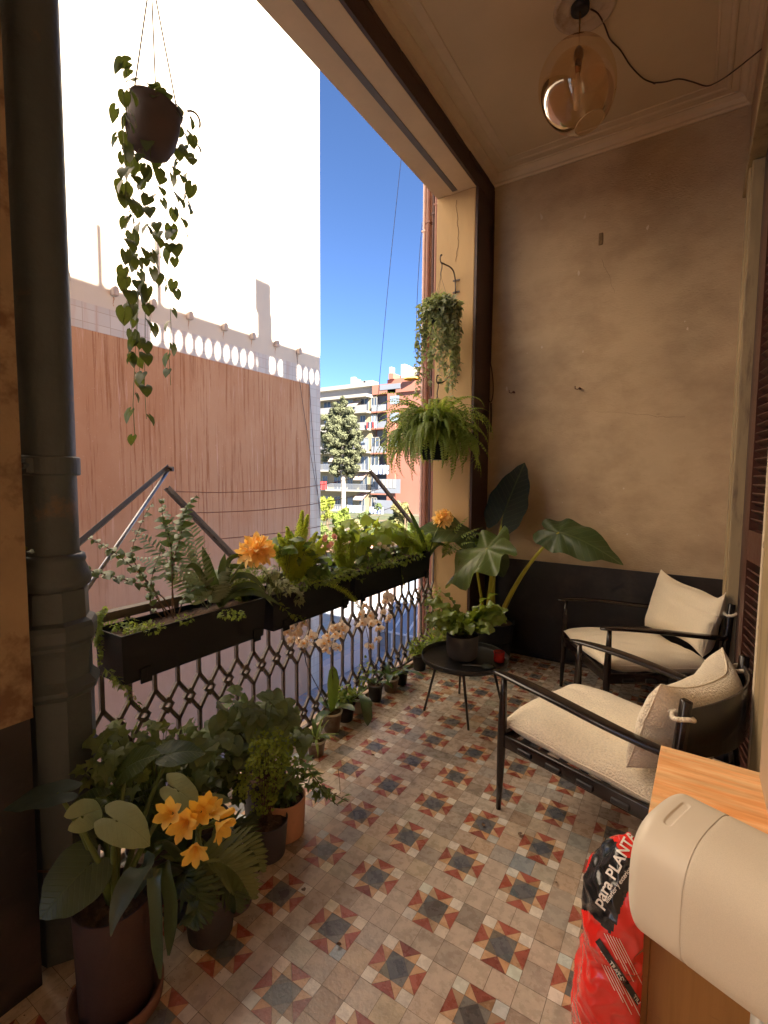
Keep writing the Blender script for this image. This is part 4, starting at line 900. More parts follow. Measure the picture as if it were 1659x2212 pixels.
# ============================================================ ceiling lamp
lc = Vector((-.632, 2.925, ZC)); lm = thing('pendant_lamp', 'unlit amber glass pendant lamp hanging from a black ceiling cup', 'ceiling lamp', lc.to_tuple())
b = B(); lathe(b, [(.001, -.035), (.04, -.035), (.047, -.030), (.048, -.001)], lc, 32); obj('ceiling_cup', b, black_metal, lm, True)
b = B(); tube(b, [lc + Vector((0, 0, -.03)), lc + Vector((0, 0, -.29))], .0045, 8); obj('rod', b, M('brass_rod', (.4, .22, .08), .3, metal=.8), lm, True)
b = B(); lathe(b, [(.001, 0), (.015, 0), (.024, -.02), (.026, -.05), (.019, -.075), (.014, -.13), (.001, -.135)], lc + Vector((0, 0, -.215)), 20); obj('socket', b, M('brass_dark', (.22, .11, .04), .3, metal=.8), lm, True)
amb = bpy.data.materials.new('amber_glass'); amb.use_nodes = True; nt = amb.node_tree; pb = nt.nodes['Principled BSDF']; 
fr_ = N(nt, 'LayerWeight', Blend=.22); gs = N(nt, 'BsdfGlossy'); gs.inputs['Color'].default_value = (.95, .88, .78, 1); gs.inputs['Roughness'].default_value = .01; tp = N(nt, 'BsdfTransparent'); tp.inputs[0].default_value = (.93, .80, .62, 1); ms = N(nt, 'MixShader'); 
mr_ = N(nt, 'MapRange'); nt.links.new(fr_.outputs['Fresnel'], mr_.inputs[0]); mr_.inputs[3].default_value = .09; mr_.inputs[4].default_value = .7
nt.links.new(mr_.outputs[0], ms.inputs[0]); nt.links.new(tp.outputs[0], ms.inputs[1]); nt.links.new(gs.outputs[0], ms.inputs[2]); nt.links.new(ms.outputs[0], nt.nodes['Material Output'].inputs[0])
b = B(); pr = []; 
for k in range(29):
    a = math.pi * k / 32; r = .196 * math.sin(a) ** .92 * (1 + .06 * math.cos(a)); z = .235 * math.cos(a); pr.append((max(r, .006), z))
tl = Matrix.Rotation(R(-10), 4, RT) @ Matrix.Rotation(R(-16), 4, FW)
lathe(b, pr, lc + Vector((0, 0, -.42)), 64, mat=tl); obj('glass_globe', b, amb, lm, True)
b = B(); r0, z0 = pr[-1]; tube(b, [lc + Vector((0, 0, -.42)) + (tl @ Vector((r0 * math.cos(a), r0 * math.sin(a), z0))) for a in [2 * math.pi * k / 40 for k in range(41)]], .0022, 6, cap=False); obj('rim', b, M('glass_rim', (.6, .42, .22), .15, spec=.9), lm, True)
b = B(); pts = [lc + Vector((.0, .0, -.17)), lc + Vector((.02, .02, -.24)), lc + Vector((.02, .02, -.34)), lc + Vector((-.01, .0, -.36))]
lathe(b, [(.001, -.20), (.016, -.19), (.018, -.1), (.010, -.02), (.008, 0)], lc + Vector((0, 0, -.34)), 16); obj('bulb', b, M('clear_bulb', (.6, .5, .4), .08, spec=.9, trans=.5), lm, True)
# ceiling rose and the cord
b = B(); lathe(b, [(.001, -.004), (.075, -.004), (.08, -.009), (.09, -.006), (.135, -.005), (.142, -.014), (.152, -.016), (.160, -.012), (.163, -.001)], lc + Vector((.02, .02, 0)), 48)
tag(obj('ceiling_rose', b, M('ceiling_rose_plaster', (.50, .40, .30), .8, .15, 12, .3, 40, (.36, .26, .17), (.5, .65), 8), smooth=True), 'shallow moulded round plaster rose on the ceiling above the lamp', 'ceiling rose')
cp = [at(x, y, Z=ZC - .012) for x, y in ((1276, 20), (1292, 30), (1306, 55), (1318, 85), (1340, 108), (1362, 142), (1390, 170), (1415, 180))]
k_ = lambda x, y: ((2500 + x * 572 / 703) * .54004, (y * 1800 / 2212) * .54004)
cp += [at(*k_(x, y), Z=ZC - .012 - min(.12, .022 * i)) for i, (x, y) in enumerate(((140, 408), (200, 402), (265, 388), (330, 402), (400, 423), (450, 405), (500, 375), (560, 330), (600, 298), (660, 250), (720, 205)))]
def smooth_pts(P, k=4):
    out = []
    for i in range(len(P) - 1):
        p0, p1, p2, p3 = P[max(i - 1, 0)], P[i], P[i + 1], P[min(i + 2, len(P) - 1)]
        for j in range(k):
            t = j / k; out.append(.5 * ((2 * p1) + (p2 - p0) * t + (2 * p0 - 5 * p1 + 4 * p2 - p3) * t * t + (3 * p1 - p0 - 3 * p2 + p3) * t ** 3))
    return out + [P[-1]]
b = B(); tube(b, smooth_pts(cp), .0042, 6); tag(obj('lamp_cord', b, M('brown_flex', (.05, .02, .018), .6), smooth=True), 'brown flex looping loosely across the ceiling from the lamp to the doorway', 'cord')
# ============================================================ cabinet, speaker, soil bag
pine = M('orange_pine', (.80, .36, .13), .40, .22, 9, .08, 50, (.86, .55, .28), (.42, .62), 5, stretch=(.6, 5, 5), detail=12, scratch=(.55, .2, .06))
pine_side = M('varnished_pine_side', (.36, .17, .045), .5, .10, 8, .08, 60, (.26, .12, .03), (.4, .7), 8, stretch=(6, 6, .25), scratch=(.2, .08, .02))
cb = thing('wooden_cabinet', 'narrow orange pine cabinet standing at the lower right', 'cabinet', (.09, 1.48, 0)); CH = .70
b = B(); M2 = Matrix.Translation((-.044, 1.734, 0)) @ Matrix.Rotation(R(-1.5), 4, 'Z'); t_ = B(); bbox(t_, -.003, .263, -.43, 0, CH - .018, CH, .0025); merge(b, t_, M2); obj('top', b, pine, cb)
b = B(); t_ = B(); bbox(t_, .0, .018, -.425, -.002, 0, CH - .0185, .002); merge(b, t_, M2); obj('side_panel', b, pine_side, cb)
b = B(); t_ = B(); bbox(t_, .242, .26, -.425, -.002, 0, CH - .0185, .002); merge(b, t_, M2); obj('side_panel', b, pine_side, cb)
b = B(); t_ = B(); bbox(t_, .0185, .2415, -.422, -.404, .05, CH - .022, .002); merge(b, t_, M2); obj('front_panel', b, pine_side, cb)
b = B(); t_ = B(); bbox(t_, .0185, .2415, -.02, -.003, .05, CH - .022, .002); merge(b, t_, M2); obj('back_panel', b, pine_side, cb)
spk_body = M('warm_white_plastic', (.72, .64, .52), .42, .02, 30, .0, 300); spk_cloth = M('warm_white_grille', (.68, .60, .48), .75, .10, 900, .10, 1500)
# ============================================================ hanging pot of trailing heart leaves
rr = random.Random(3); HX = -1.74
hc = at(338, 232, X=HX); hp = thing('hanging_pot', 'grey brown hanging pot trailing long strands of heart shaped leaves', 'hanging plant', hc.to_tuple())
tilt = Matrix.Rotation(R(13), 4, FW)
b = B(); hpr = .088
lathe(b, [(.001, -.175), (.045, -.172), (.070, -.155), (.084, -.12), (.090, -.07), (hpr, 0), (hpr + .004, .0), (hpr + .004, .006), (hpr - .004, .006), (hpr - .006, -.03), (.001, -.035)], hc, 40, mat=tilt)
obj('pot', b, M('grey_brown_pot', (.085, .062, .068), .7, .1, 12), hp, True)
ap = at(326, -58, X=HX); b = B(); hook_z = ZS
for a in (2.6, .3, -1.5):
    q = hc + tilt @ Vector((math.cos(a) * hpr, math.sin(a) * hpr, .006)); tube(b, [q, ap], .0028, 5)
tube(b, [ap, Vector((ap.x, ap.y, hook_z))], .0028, 5); obj('cords', b, M('cord_grey', (.25, .23, .22), .7), hp)
b = B(); bs = B()
for px, yb, y0 in ((258, 400, 225), (268, 640, 215), (283, 780, 220), (292, 950, 330), (300, 838, 330), (312, 905, 330), (325, 720, 330), (340, 620, 330), (352, 560, 300), (367, 832, 330), (378, 660, 320), (392, 520, 300), (404, 470, 270), (416, 420, 260), (276, 700, 260)):
    dx = rr.uniform(-.09, .09); s0 = at(px * .35 + 338 * .65 if y0 > 300 else px, y0 - 60, X=HX + dx * .3); top = at(px, y0, X=HX + dx); bot = at(px + rr.uniform(-4, 4), yb, X=HX + dx)
    pts = [hc + tilt @ Vector(((top.x - hc.x) * .7, (top.y - hc.y) * .7, .012)), Vector((top.x, top.y, hc.z + .0 + .01))] + [top.lerp(bot, t / 8) + Vector((rr.uniform(-.008, .008), rr.uniform(-.008, .008), 0)) for t in range(9)]
    ln = (top - bot).length; vine(b, pts, max(3, int(ln * 19)), .041, HEART, rr, .0012, 0, 1, .5, hang=1.3, segs=14, rings=2)
for k in range(13):
    a = rr.uniform(0, 6.28); o = Vector((math.cos(a), math.sin(a), 0)); q = hc + tilt @ Vector((o.x * hpr * rr.uniform(.6, 1.1), o.y * hpr * rr.uniform(.6, 1.1), .015 + rr.uniform(-.02, .02)))
    pleaf(b, q, o + Vector((0, 0, rr.uniform(-1, .4))), o * .6 + Vector((0, 0, 1)) + rv(.3), rr.uniform(.03, .045), HEART, .5, .15, .3, 2, 14, rr=rr)
obj('trailing_leaves', b, [g_heart, stem_g], hp)
b = B(); t0 = at(400, 600, X=HX); tube(b, bez(at(392, 500, X=HX), at(398, 620, X=HX), at(438, 600, X=HX), at(440, 682, X=HX), 10), .0016, 4); obj('bare_shoot', b, stem_b, hp); b = B(); t1 = at(418, 235, X=HX); tube(b, bez(at(405, 240, X=HX), at(425, 235, X=HX), at(436, 262, X=HX), at(431, 275, X=HX), 8), .004, 6); obj('bare_shoot', b, stem_b, hp)
# ============================================================ wall brackets, ivy basket, fern basket
def bracket(plate_px, hook_px, label):
    p = at(*plate_px, Y=YP - .008); h = at(*hook_px, X=p.x); t = thing('wall_bracket', label, 'bracket', p.to_tuple(), 'curled iron plant brackets on the pillar'); b = B()
    for dz in (-.04, .055): bbox(b, p.x - .03, p.x + .03, YP - .009, YP - .001, p.z + dz - .006, p.z + dz + .006, .002)
    obj('plate', b, iron, t); b = B()
    tube(b, bez((p.x, YP - .016, p.z - .055), (p.x, YP - .016, p.z + .17), (p.x, YP - .10, h.z + .02), (p.x, h.y + .02, h.z), 16), .006, 8)
    tube(b, bez((p.x, h.y + .03, h.z), (p.x, h.y - .035, h.z - .03), (p.x, h.y - .03, h.z + .06), (p.x, h.y + .01, h.z + .055), 10), .005, 8); obj('arm', b, iron, t, True); return Vector((p.x, h.y, h.z))
h1 = bracket((985, 620), (953, 566), 'curled iron bracket high on the pillar, carrying the ivy pot')
h2 = bracket((985, 800), (945, 826), 'curled iron bracket on the pillar carrying the hanging fern, half hidden by leaves')
ic = h1 + Vector((0, -.01, -.36)); iv = thing('hanging_ivy', 'pale variegated ivy trailing from a small dark pot on the upper bracket', 'hanging plant', ic.to_tuple())
b = B(); lathe(b, [(.001, -.10), (.062, -.10), (.083, 0), (.086, .0), (.086, .006), (.08, .006), (.076, -.02), (.001, -.02)], ic, 28); obj('pot', b, pl_m, iv, True)
b = B(); top = h1 + Vector((0, 0, -.02)); tube(b, bez(top + Vector((0, .01, .02)), top + Vector((0, .03, -.03)), top + Vector((0, -.02, -.05)), top + Vector((0, 0, -.09)), 10), .005, 6)
for a in (.3, 2.4, 4.5): tube(b, [top + Vector((0, 0, -.09)), ic + Vector((math.cos(a) * .084, math.sin(a) * .084, .005))], .0014, 4)
obj('hanger', b, M('dull_wire', (.14, .11, .07), .6), iv)
rr = random.Random(4); b = B()
scatterleaf(b, ic + Vector((0, 0, .0)), .175, 700, .038, IVY, (1, 1, .62), rr, segs=10, rings=1, shell=.55)
for k in range(34):
    a = rr.uniform(0, 6.28); r = rr.uniform(.10, .17); q = ic + Vector((math.cos(a) * r, math.sin(a) * r, -.04)); L_ = rr.uniform(.2, .66) * (1.0 if math.cos(a - 3.8) < .6 else 1.0)
    pts = [ic + Vector((math.cos(a) * .05, math.sin(a) * .05, .02)), q + Vector((0, 0, .04))] + [q + Vector((rr.uniform(-.014, .014), rr.uniform(-.014, .014), -L_ * t / 6)) for t in range(1, 7)]; vine(b, pts, int(14 + L_ * 60), .034, IVY, rr, .001, 0, 1)
obj('trailing_leaves', b, [g_pale, stem_g], iv)
fc = h2 + Vector((.0, -.02, -.40)); fe = thing('hanging_fern', 'large arching sword fern in a square black basket hung on the pillar', 'hanging plant', fc.to_tuple())
b = B(); t_ = B(); lathe(t_, [(.001, -.20), (.095, -.20), (.125, 0), (.13, 0), (.13, .008), (.122, .008), (.118, -.02), (.001, -.02)], (0, 0, 0), 4, mat=Matrix.Rotation(R(20), 4, 'Z')); merge(b, t_, Matrix.Translation(fc)); obj('pot', b, pl_m, fe)
b = B(); tube(b, bez(h2 + Vector((0, .01, .01)), h2 + Vector((0, .03, -.05)), h2 + Vector((0, -.02, -.07)), h2 + Vector((0, 0, -.1)), 10), .005, 6)
for a in (.8, 2.9, 5): tube(b, [h2 + Vector((0, 0, -.1)), fc + Vector((math.cos(a) * .1, math.sin(a) * .1, .01))], .0025, 4)
obj('hanger', b, iron, fe)
rr = random.Random(5); b = B()
for k in range(400):
    a = rr.uniform(0, 6.28); el = rr.uniform(-.1, 1.5); o = Vector((math.cos(a), math.sin(a), 0)); d = o * math.cos(el) + Vector((0, 0, 1)) * math.sin(el); L_ = rr.uniform(.34, .60); y_ = o.y
    if y_ > .35: L_ *= .7
    frond(b, fc + o * rr.uniform(.01, .08) + Vector((0, 0, .0)), d, (0, 0, 1), L_, rr.uniform(.030, .044), 26, rr.uniform(1.2, 3.0) + el * .55, .016, .5, ang=78, stem=.0014, seg=1, rr=rr, ms=0)
obj('fronds', b, g_fern, fe)
# ============================================================ elephant ear in the corner
ac = Vector((-1.345, 3.83, 0)); al = thing('elephant_ear', 'tall elephant ear plant with huge leaves and yellow stems in the far corner', 'potted plant', ac.to_tuple())
pot(al, (ac.x, ac.y), .165, .36, pl_m, .78, rim=.006)
base = ac + Vector((0, 0, .33))
def big_leaf(attach, tip, size, normal, ctrl=ARROW, droop=.2, cup=.1, ripple=.25, parent=al, m=g_aloc, wide=1.0, name='leaf', rings=7, segs=48):
    b = B(); pleaf(b, attach, Vector(tip) - Vector(attach), normal, size, ctrl, droop, cup, ripple, rings, segs, wide, 0, random.Random(int(size * 1e4))); return obj(name, b, m, parent, True)
def stalk(parent, pts, r0, r1, m=stem_y, name='stem', n=14):
    P = bez(*pts, n=n); b = B(); tube(b, P, [r0 + (r1 - r0) * i / n for i in range(n + 1)], 12); return obj(name, b, m, parent, True)
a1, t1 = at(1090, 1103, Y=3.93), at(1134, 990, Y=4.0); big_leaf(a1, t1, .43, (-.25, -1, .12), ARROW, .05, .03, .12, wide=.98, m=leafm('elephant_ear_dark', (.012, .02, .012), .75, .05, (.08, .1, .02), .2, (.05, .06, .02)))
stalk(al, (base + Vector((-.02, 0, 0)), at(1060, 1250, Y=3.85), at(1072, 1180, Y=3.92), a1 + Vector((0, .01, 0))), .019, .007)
a2, t2 = at(1208, 1150, Y=3.74), at(1330, 1178, Y=3.62); big_leaf(a2, t2, .44, (-.30, -.75, .85), ARROW, .50, -.12, .45, wide=.80)
stalk(al, (base + Vector((.05, -.05, 0)), at(1092, 1290, Y=3.73), at(1150, 1195, Y=3.74), a2), .024, .008)
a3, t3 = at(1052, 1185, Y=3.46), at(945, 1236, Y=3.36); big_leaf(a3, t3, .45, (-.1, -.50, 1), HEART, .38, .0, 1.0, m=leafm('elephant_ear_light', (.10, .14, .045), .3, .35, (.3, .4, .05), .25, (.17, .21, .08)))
stalk(al, (base + Vector((-.03, -.06, 0)), at(1050, 1290, Y=3.7), at(1075, 1210, Y=3.6), a3), .020, .007)
a4, t4 = at(1010, 1150, Y=3.72), at(950, 1130, Y=3.5); big_leaf(a4, t4, .44, (.2, -.6, .9), ARROW, .5, .05, .4)
stalk(al, (base + Vector((-.06, -.02, 0)), at(1035, 1280, Y=3.75), at(1030, 1200, Y=3.72), a4), .014, .006)
a5, t5 = at(1072, 1205, Y=3.85), at(1090, 1248, Y=3.85); big_leaf(a5, t5, .17, (.6, -1, .1), HEART, .3, .1, .2)
stalk(al, (base + Vector((.0, .03, 0)), at(1062, 1290, Y=3.85), at(1068, 1240, Y=3.85), a5), .016, .007)
# grassy plants by the foot of the pillar
def tuft(parent, c, n, L_, W_, m, rr, lean=.9, curl=1.5, name='leaves', ctrl=STRAP, up=.3, seg=7, wave=0, fold=.3):
    b = B()
    for _ in range(n):
        a = rr.uniform(0, 6.28); o = Vector((math.cos(a), math.sin(a), 0)); el = rr.uniform(up, 1.45); d = o * math.cos(el) * lean + Vector((0, 0, math.sin(el)))
        blade(b, Vector(c) + o * rr.uniform(0, .015), d, o * -.6 + Vector((0, 0, 1)), L_ * rr.uniform(.6, 1.15), W_ * rr.uniform(.75, 1.2), ctrl, curl * rr.uniform(.5, 1.4), fold, seg, 0, rr.uniform(-.3, .3), wave, rr)
    return obj(name, b, m, parent)
rr = random.Random(8)
c = at(975, 1400, Z=.0); sp = thing('spider_plant', 'mixed leafy spider plant in a dark pot at the foot of the pillar', 'potted plant', (-1.62, 3.50, 0)); pot(sp, (-1.62, 3.50), .085, .14, pl_m)
tuft(sp, (-1.62, 3.50, .13), 60, .26, .012, g_mid, rr, 1.0, 1.6); tuft(sp, (-1.60, 3.52, .13), 26, .17, .026, g_bright, rr, .9, 1.3, 'broad_leaves', LANCE)
b = B(); scatterleaf(b, (-1.64, 3.48, .24), .13, 130, .035, OVAL, (1, 1, .9), rr, segs=8, rings=1); obj('small_leaves', b, g_fern, sp)
lp = thing('bushy_foliage_pot', 'bushy narrow leaved plant with dark pot just left of the spider plant, against the railing', 'potted plant', (-1.77, 3.60, 0)); pot(lp, (-1.77, 3.60), .07, .12, pl_m)
tuft(lp, (-1.77, 3.6, .11), 44, .27, .018, g_bright, rr, .8, 1.0, 'leaves', LANCE)
b = B(); scatterleaf(b, (-1.79, 3.62, .42), .13, 150, .022, OVAL, (.6, 1, 1.9), rr, segs=7, rings=1); obj('creeper', b, g_fern, lp)
# ============================================================ row of small pots along the railing
clearp = M('cloudy_clear_plastic', (.42, .36, .29), .35, .2, 12, .1, 60, (.16, .10, .06), (.35, .6), 14, trans=.2, tcol=(.5, .4, .3))
rimp = M('cloudy_rim', (.55, .50, .43), .4)
blackp = M('thin_black_plastic', (.03, .029, .03), .45, .15, 20)
def orchid_leaves(parent, c, n, L_, rr, W_=.055, lean=.8):
    for k in range(n):
        a = k * math.pi / n * 2.0 + rr.uniform(-.4, .4) if n > 1 else rr.uniform(0, 6); o = Vector((math.cos(a), math.sin(a), 0)); el = rr.uniform(.35, 1.1); b = B()
        blade(b, Vector(c) + o * .008, o * math.cos(el) * lean + Vector((0, 0, math.sin(el))), -o + Vector((0, 0, .6)), L_ * rr.uniform(.7, 1.1), W_ * rr.uniform(.85, 1.15), ((0, .35), (.3, .9), (.6, 1), (.85, .75), (1, .15)), rr.uniform(.5, 1.7), .3, 10, rr=rr)
        obj('leaf', b, g_orch, parent)
g_orch = leafm('orchid_leaf', (.055, .095, .025), .3, .25, (.25, .36, .04), .2)
def orchid_flower(parent, p, facing, s, rr):
    b = B(); d, sx, u = frame(Vector(facing)); a0 = rr.uniform(-.2, .2)
    for a, w_, l_ in ((math.pi / 2, .55, 1), (math.pi / 2 + 2.15, .55, 1), (math.pi / 2 - 2.15, .55, 1), (.15, 1.05, 1.0), (math.pi - .15, 1.05, 1.0)):
        a += a0; o = sx * math.cos(a) + u * math.sin(a); blade(b, p, o + d * .5, d, s * l_, s * w_, ((0, .25), (.3, .9), (.6, 1), (.9, .6), (1, .2)), -.9 if rr.random() < .7 else .6, .12, 5, 0, rr=rr, wave=.04)
    for a in (-1.57,): o = u * -1; blade(b, p + d * .002, o + d * 1.1, d, s * .5, s * .45, PETAL, -.9, .5, 4, 1, rr=rr)
    obj('flower', b, [fl_white, fl_mid], parent)
def small_pot(k, xy, r, h, m, label, taper=.78, rim=None):
    t = thing('potted_orchid' if 'orchid' in label else 'small_potted_plant', label, 'potted plant', (xy[0], xy[1], 0)); pot(t, xy, r, h, m, taper, rim=.003, soilz=.012, n=28); 
    if rim: b = B(); lathe(b, [(r + .0035, h - .012), (r + .0045, h), (r + .001, h + .001)], (xy[0], xy[1], 0), 28); obj('rim', b, rim, t, True)
    return t
OP = lambda x, y, X=-1.80: at((1000 + x * .4822) * .54004, (2200 + y * .4822) * .54004, X=X)
rr = random.Random(9)
t = small_pot(0, (-1.70, 1.985), .052, .095, clearp, 'small cloudy plastic pot with wispy leaves at the front of the row by the railing', rim=rimp)
tuft(t, (-1.70, 1.985, .09), 26, .13, .014, g_fern, rr, 1, 1.4, ctrl=LANCE); orchid_leaves(t, (-1.70, 1.985, .09), 3, .16, rr, .028)
t = small_pot(1, (-1.79, 2.235), .060, .125, clearp, 'largest cloudy potted orchid, with a tall upright leaf and two white sprays', rim=rimp)
orchid_leaves(t, (-1.79, 2.235, .12), 4, .22, rr, .07, 1.1)
b = B(); pb0 = Vector((-1.79, 2.235, .12)); blade(b, pb0, (0, .08, 1), (1, -.4, .1), .27, .085, ((0, .35), (.3, .8), (.65, 1), (.9, .7), (1, .2)), .15, .25, 12); obj('leaf', b, g_orch, t)
def spray(parent, base, knots, flowers, seed):
    r_ = random.Random(seed); P = smooth_pts([Vector(base)] + knots, 5); b = B(); tube(b, P, [.0028 - .0012 * i / len(P) for i in range(len(P))], 6)
    for f in flowers:
        j = min(range(len(P)), key=lambda i: (P[i] - f).length); tube(b, [P[j], P[j].lerp(f, .6) + Vector((0, 0, .008)), f], .0012, 4)
    obj('flower_stem', b, M('orchid_stem', (.10, .06, .035), .6), parent, True)
    for f in flowers: orchid_flower(parent, f, Vector((r_.uniform(.2, 1), r_.uniform(-1.2, -.2), r_.uniform(-.5, .3))), r_.uniform(.038, .050), r_)
spray(t, (-1.79, 2.225, .12), [OP(490, 1000), OP(455, 880), OP(420, 790), OP(385, 720), OP(335, 660)], [OP(x, y, -1.80 + rr.uniform(-.02, .03)) for x, y in ((312, 680), (325, 755), (372, 690), (392, 665), (450, 765), (505, 715), (440, 600), (480, 750), (415, 735), (350, 640))], 1)
spray(t, (-1.785, 2.245, .12), [OP(690, 1150), OP(680, 950), OP(675, 820), OP(690, 720), OP(740, 640)], [OP(x, y, -1.79 + rr.uniform(-.02, .03)) for x, y in ((660, 650), (700, 690), (755, 630), (615, 765), (630, 825), (735, 805), (745, 700), (640, 700), (700, 640), (770, 660), (655, 745))], 2)
t = small_pot(2, (-1.80, 2.385), .062, .12, blackp, 'black plastic pot of small fleshy leaves behind the largest cloudy orchid pot')
tuft(t, (-1.80, 2.385, .115), 34, .11, .016, g_mid, rr, .9, 1.0, ctrl=LANCE)
b = B(); scatterleaf(b, (-1.80, 2.385, .17), .07, 60, .03, OVAL, (1, 1, .8), rr, segs=8, rings=1); obj('small_leaves', b, g_fern, t)
t = small_pot(3, (-1.795, 2.515), .050, .105, M('white_plastic', (.52, .48, .43), .45, .1, 12), 'small whitish pot in the middle of the row with a drooping dark leaf')
orchid_leaves(t, (-1.795, 2.515, .1), 3, .2, rr, .05, 1.2); tuft(t, (-1.8, 2.51, .1), 16, .1, .012, g_fern, rr, .9, 1.0)
b = B(); blade(b, (-1.785, 2.50, .12), (.5, -.35, .55), (0, 0, 1), .28, .07, PETAL, 2.4, .25, 12); obj('leaf', b, g_strap, t)
t = small_pot(4, (-1.79, 2.715), .052, .115, blackp, 'black potted orchid fifth along the railing row, with one long curved leaf')
orchid_leaves(t, (-1.79, 2.715, .11), 3, .2, rr, .06, 1.2); b = B(); scatterleaf(b, (-1.84, 2.66, .2), .09, 70, .018, OVAL, (.5, 1, 1.3), rr, segs=7, rings=1); obj('creeper', b, g_fern, t)
t = small_pot(5, (-1.775, 2.895), .056, .105, clearp, 'cloudy potted orchid sixth in the row with the tallest white flower spray', rim=rimp)
orchid_leaves(t, (-1.775, 2.895, .1), 6, .22, rr, .052, 1.2)
spray(t, (-1.785, 2.885, .1), [OP(1000, 900), OP(985, 760), OP(960, 640), OP(940, 540), OP(945, 450)], [OP(x, y, -1.80 + rr.uniform(-.02, .03)) for x, y in ((955, 455), (905, 525), (990, 535), (920, 600), (1010, 560), (985, 605), (995, 790), (940, 590))], 3)
spray(t, (-1.77, 2.90, .1), [OP(1130, 850), OP(1120, 700), OP(1110, 600), OP(1130, 480), OP(1145, 380)], [OP(x, y, -1.80 + rr.uniform(-.02, .03)) for x, y in ((1060, 590), (1090, 515), (1140, 550), (1070, 640), (1050, 730), (1140, 385), (1130, 425), (1155, 400), (1150, 570))], 4)
t = small_pot(6, (-1.775, 3.045), .050, .11, blackp, 'narrow black pot near the end of the row, with arching green leaves')
orchid_leaves(t, (-1.775, 3.045, .1), 5, .2, rr, .04, 1.2)
t = small_pot(7, (-1.79, 3.36), .060, .125, blackp, 'wide black pot last in the railing row, nearest the pillar')
tuft(t, (-1.79, 3.36, .12), 30, .16, .014, g_bright, rr, 1, 1.5, ctrl=LANCE)
b = B(); scatterleaf(b, (-1.80, 3.34, .19), .08, 70, .026, OVAL, (1, 1, .8), rr, segs=8, rings=1); obj('small_leaves', b, g_fern, t)
# ============================================================ plants in the planters
PM = -1.775
def plant(name, label, base, cat='plant', group=None): return thing(name, label, cat, Vector(base).to_tuple(), group)
rr = random.Random(31)
HOLLY = [(0, 1.0), (.12, .60), (.3, .36), (.55, .28), (.8, .24), (1, .15)]
def holly(parent, pts, n, size, rr, m=g_orch2 if False else None):
    P = smooth_pts([Vector(p) for p in pts], 4); b = B(); tube(b, P, [.003 - .002 * i / len(P) for i in range(len(P))], 5, mi=1); N_ = len(P) - 1
    for k in range(n):
        x = (.22 + .78 * k / n) * N_; i = min(int(x), N_ - 1); p = P[i].lerp(P[i + 1], x - i); d = (P[i + 1] - P[i]).normalized(); s = d.cross(Vector((.3, -.5, 1))).normalized(); sg = 1 if k % 2 else -1
        sz = size * (1 - .45 * abs(2 * k / n - .7)) * rr.uniform(.85, 1.1); dd = s * sg + d * .35 + rv(.2); pleaf(b, p, dd, Vector((.5, -.6, 1)) + rv(.35), sz, HOLLY, .35, .12, .35, 2, 12, 1.25, 0, rr)
    return obj('frond', b, [g_holly, stem_b], parent)
g_holly = leafm('holly_fern_leaf', (.075, .12, .05), .28, .3, (.28, .38, .06), .2)
hb = at(345, 1325, X=PM); t = plant('holly_fern', 'glossy holly fern arching left across the iron pipe from the first planter', hb)
W = lambda x, y, X=PM: at(x, y, X=X)
for pts, n, s in (([(375, 1335), (352, 1290), (300, 1262), (235, 1243), (165, 1225), (100, 1203), (48, 1184)], 26, .045), ([(372, 1332), (372, 1240), (368, 1170), (352, 1120), (350, 1072)], 18, .05), ([(378, 1330), (372, 1230), (392, 1150), (398, 1105), (425, 1070)], 20, .05), ([(360, 1335), (330, 1270), (280, 1220), (235, 1185), (190, 1160)], 18, .046), ([(368, 1330), (338, 1290), (300, 1230), (285, 1190), (310, 1120), (330, 1085)], 14, .04), ([(350, 1335), (325, 1300), (330, 1240), (352, 1180)], 10, .045), ([(385, 1330), (400, 1290), (430, 1270), (470, 1270)], 12, .045)):
    holly(t, [W(x * 1.0 if i else x, y, PM + (.02 * i if n == 26 else rr.uniform(-.03, .03))) for i, (x, y) in enumerate(pts)], n, s, rr)
t = plant('silver_fern', 'silvery feathery fern in the middle of the first planter', W(430, 1310))
b = B()
for bx, by, tx, ty, L_, cu in ((440, 1310, 330, 1195, .30, 1.0), (445, 1310, 370, 1170, .31, .9), (450, 1310, 425, 1165, .30, .7), (455, 1310, 400, 1215, .25, 1.3), (450, 1315, 350, 1240, .27, 1.4), (455, 1310, 480, 1235, .22, 1.2), (450, 1312, 500, 1265, .2, 1.6), (445, 1310, 395, 1255, .2, 1.6)):
    p, q = W(bx, by), W(tx, ty, PM + rr.uniform(-.05, .06)); d = (q - p) + Vector((0, 0, .12)); frond(b, p, d, Vector((.5, -.6, 1)), (q - p).length * 1.35, .062, 24, cu, .011, .5, ang=62, stem=.0018, seg=3, rr=rr, ms=0)
obj('fronds', b, g_silver, t)
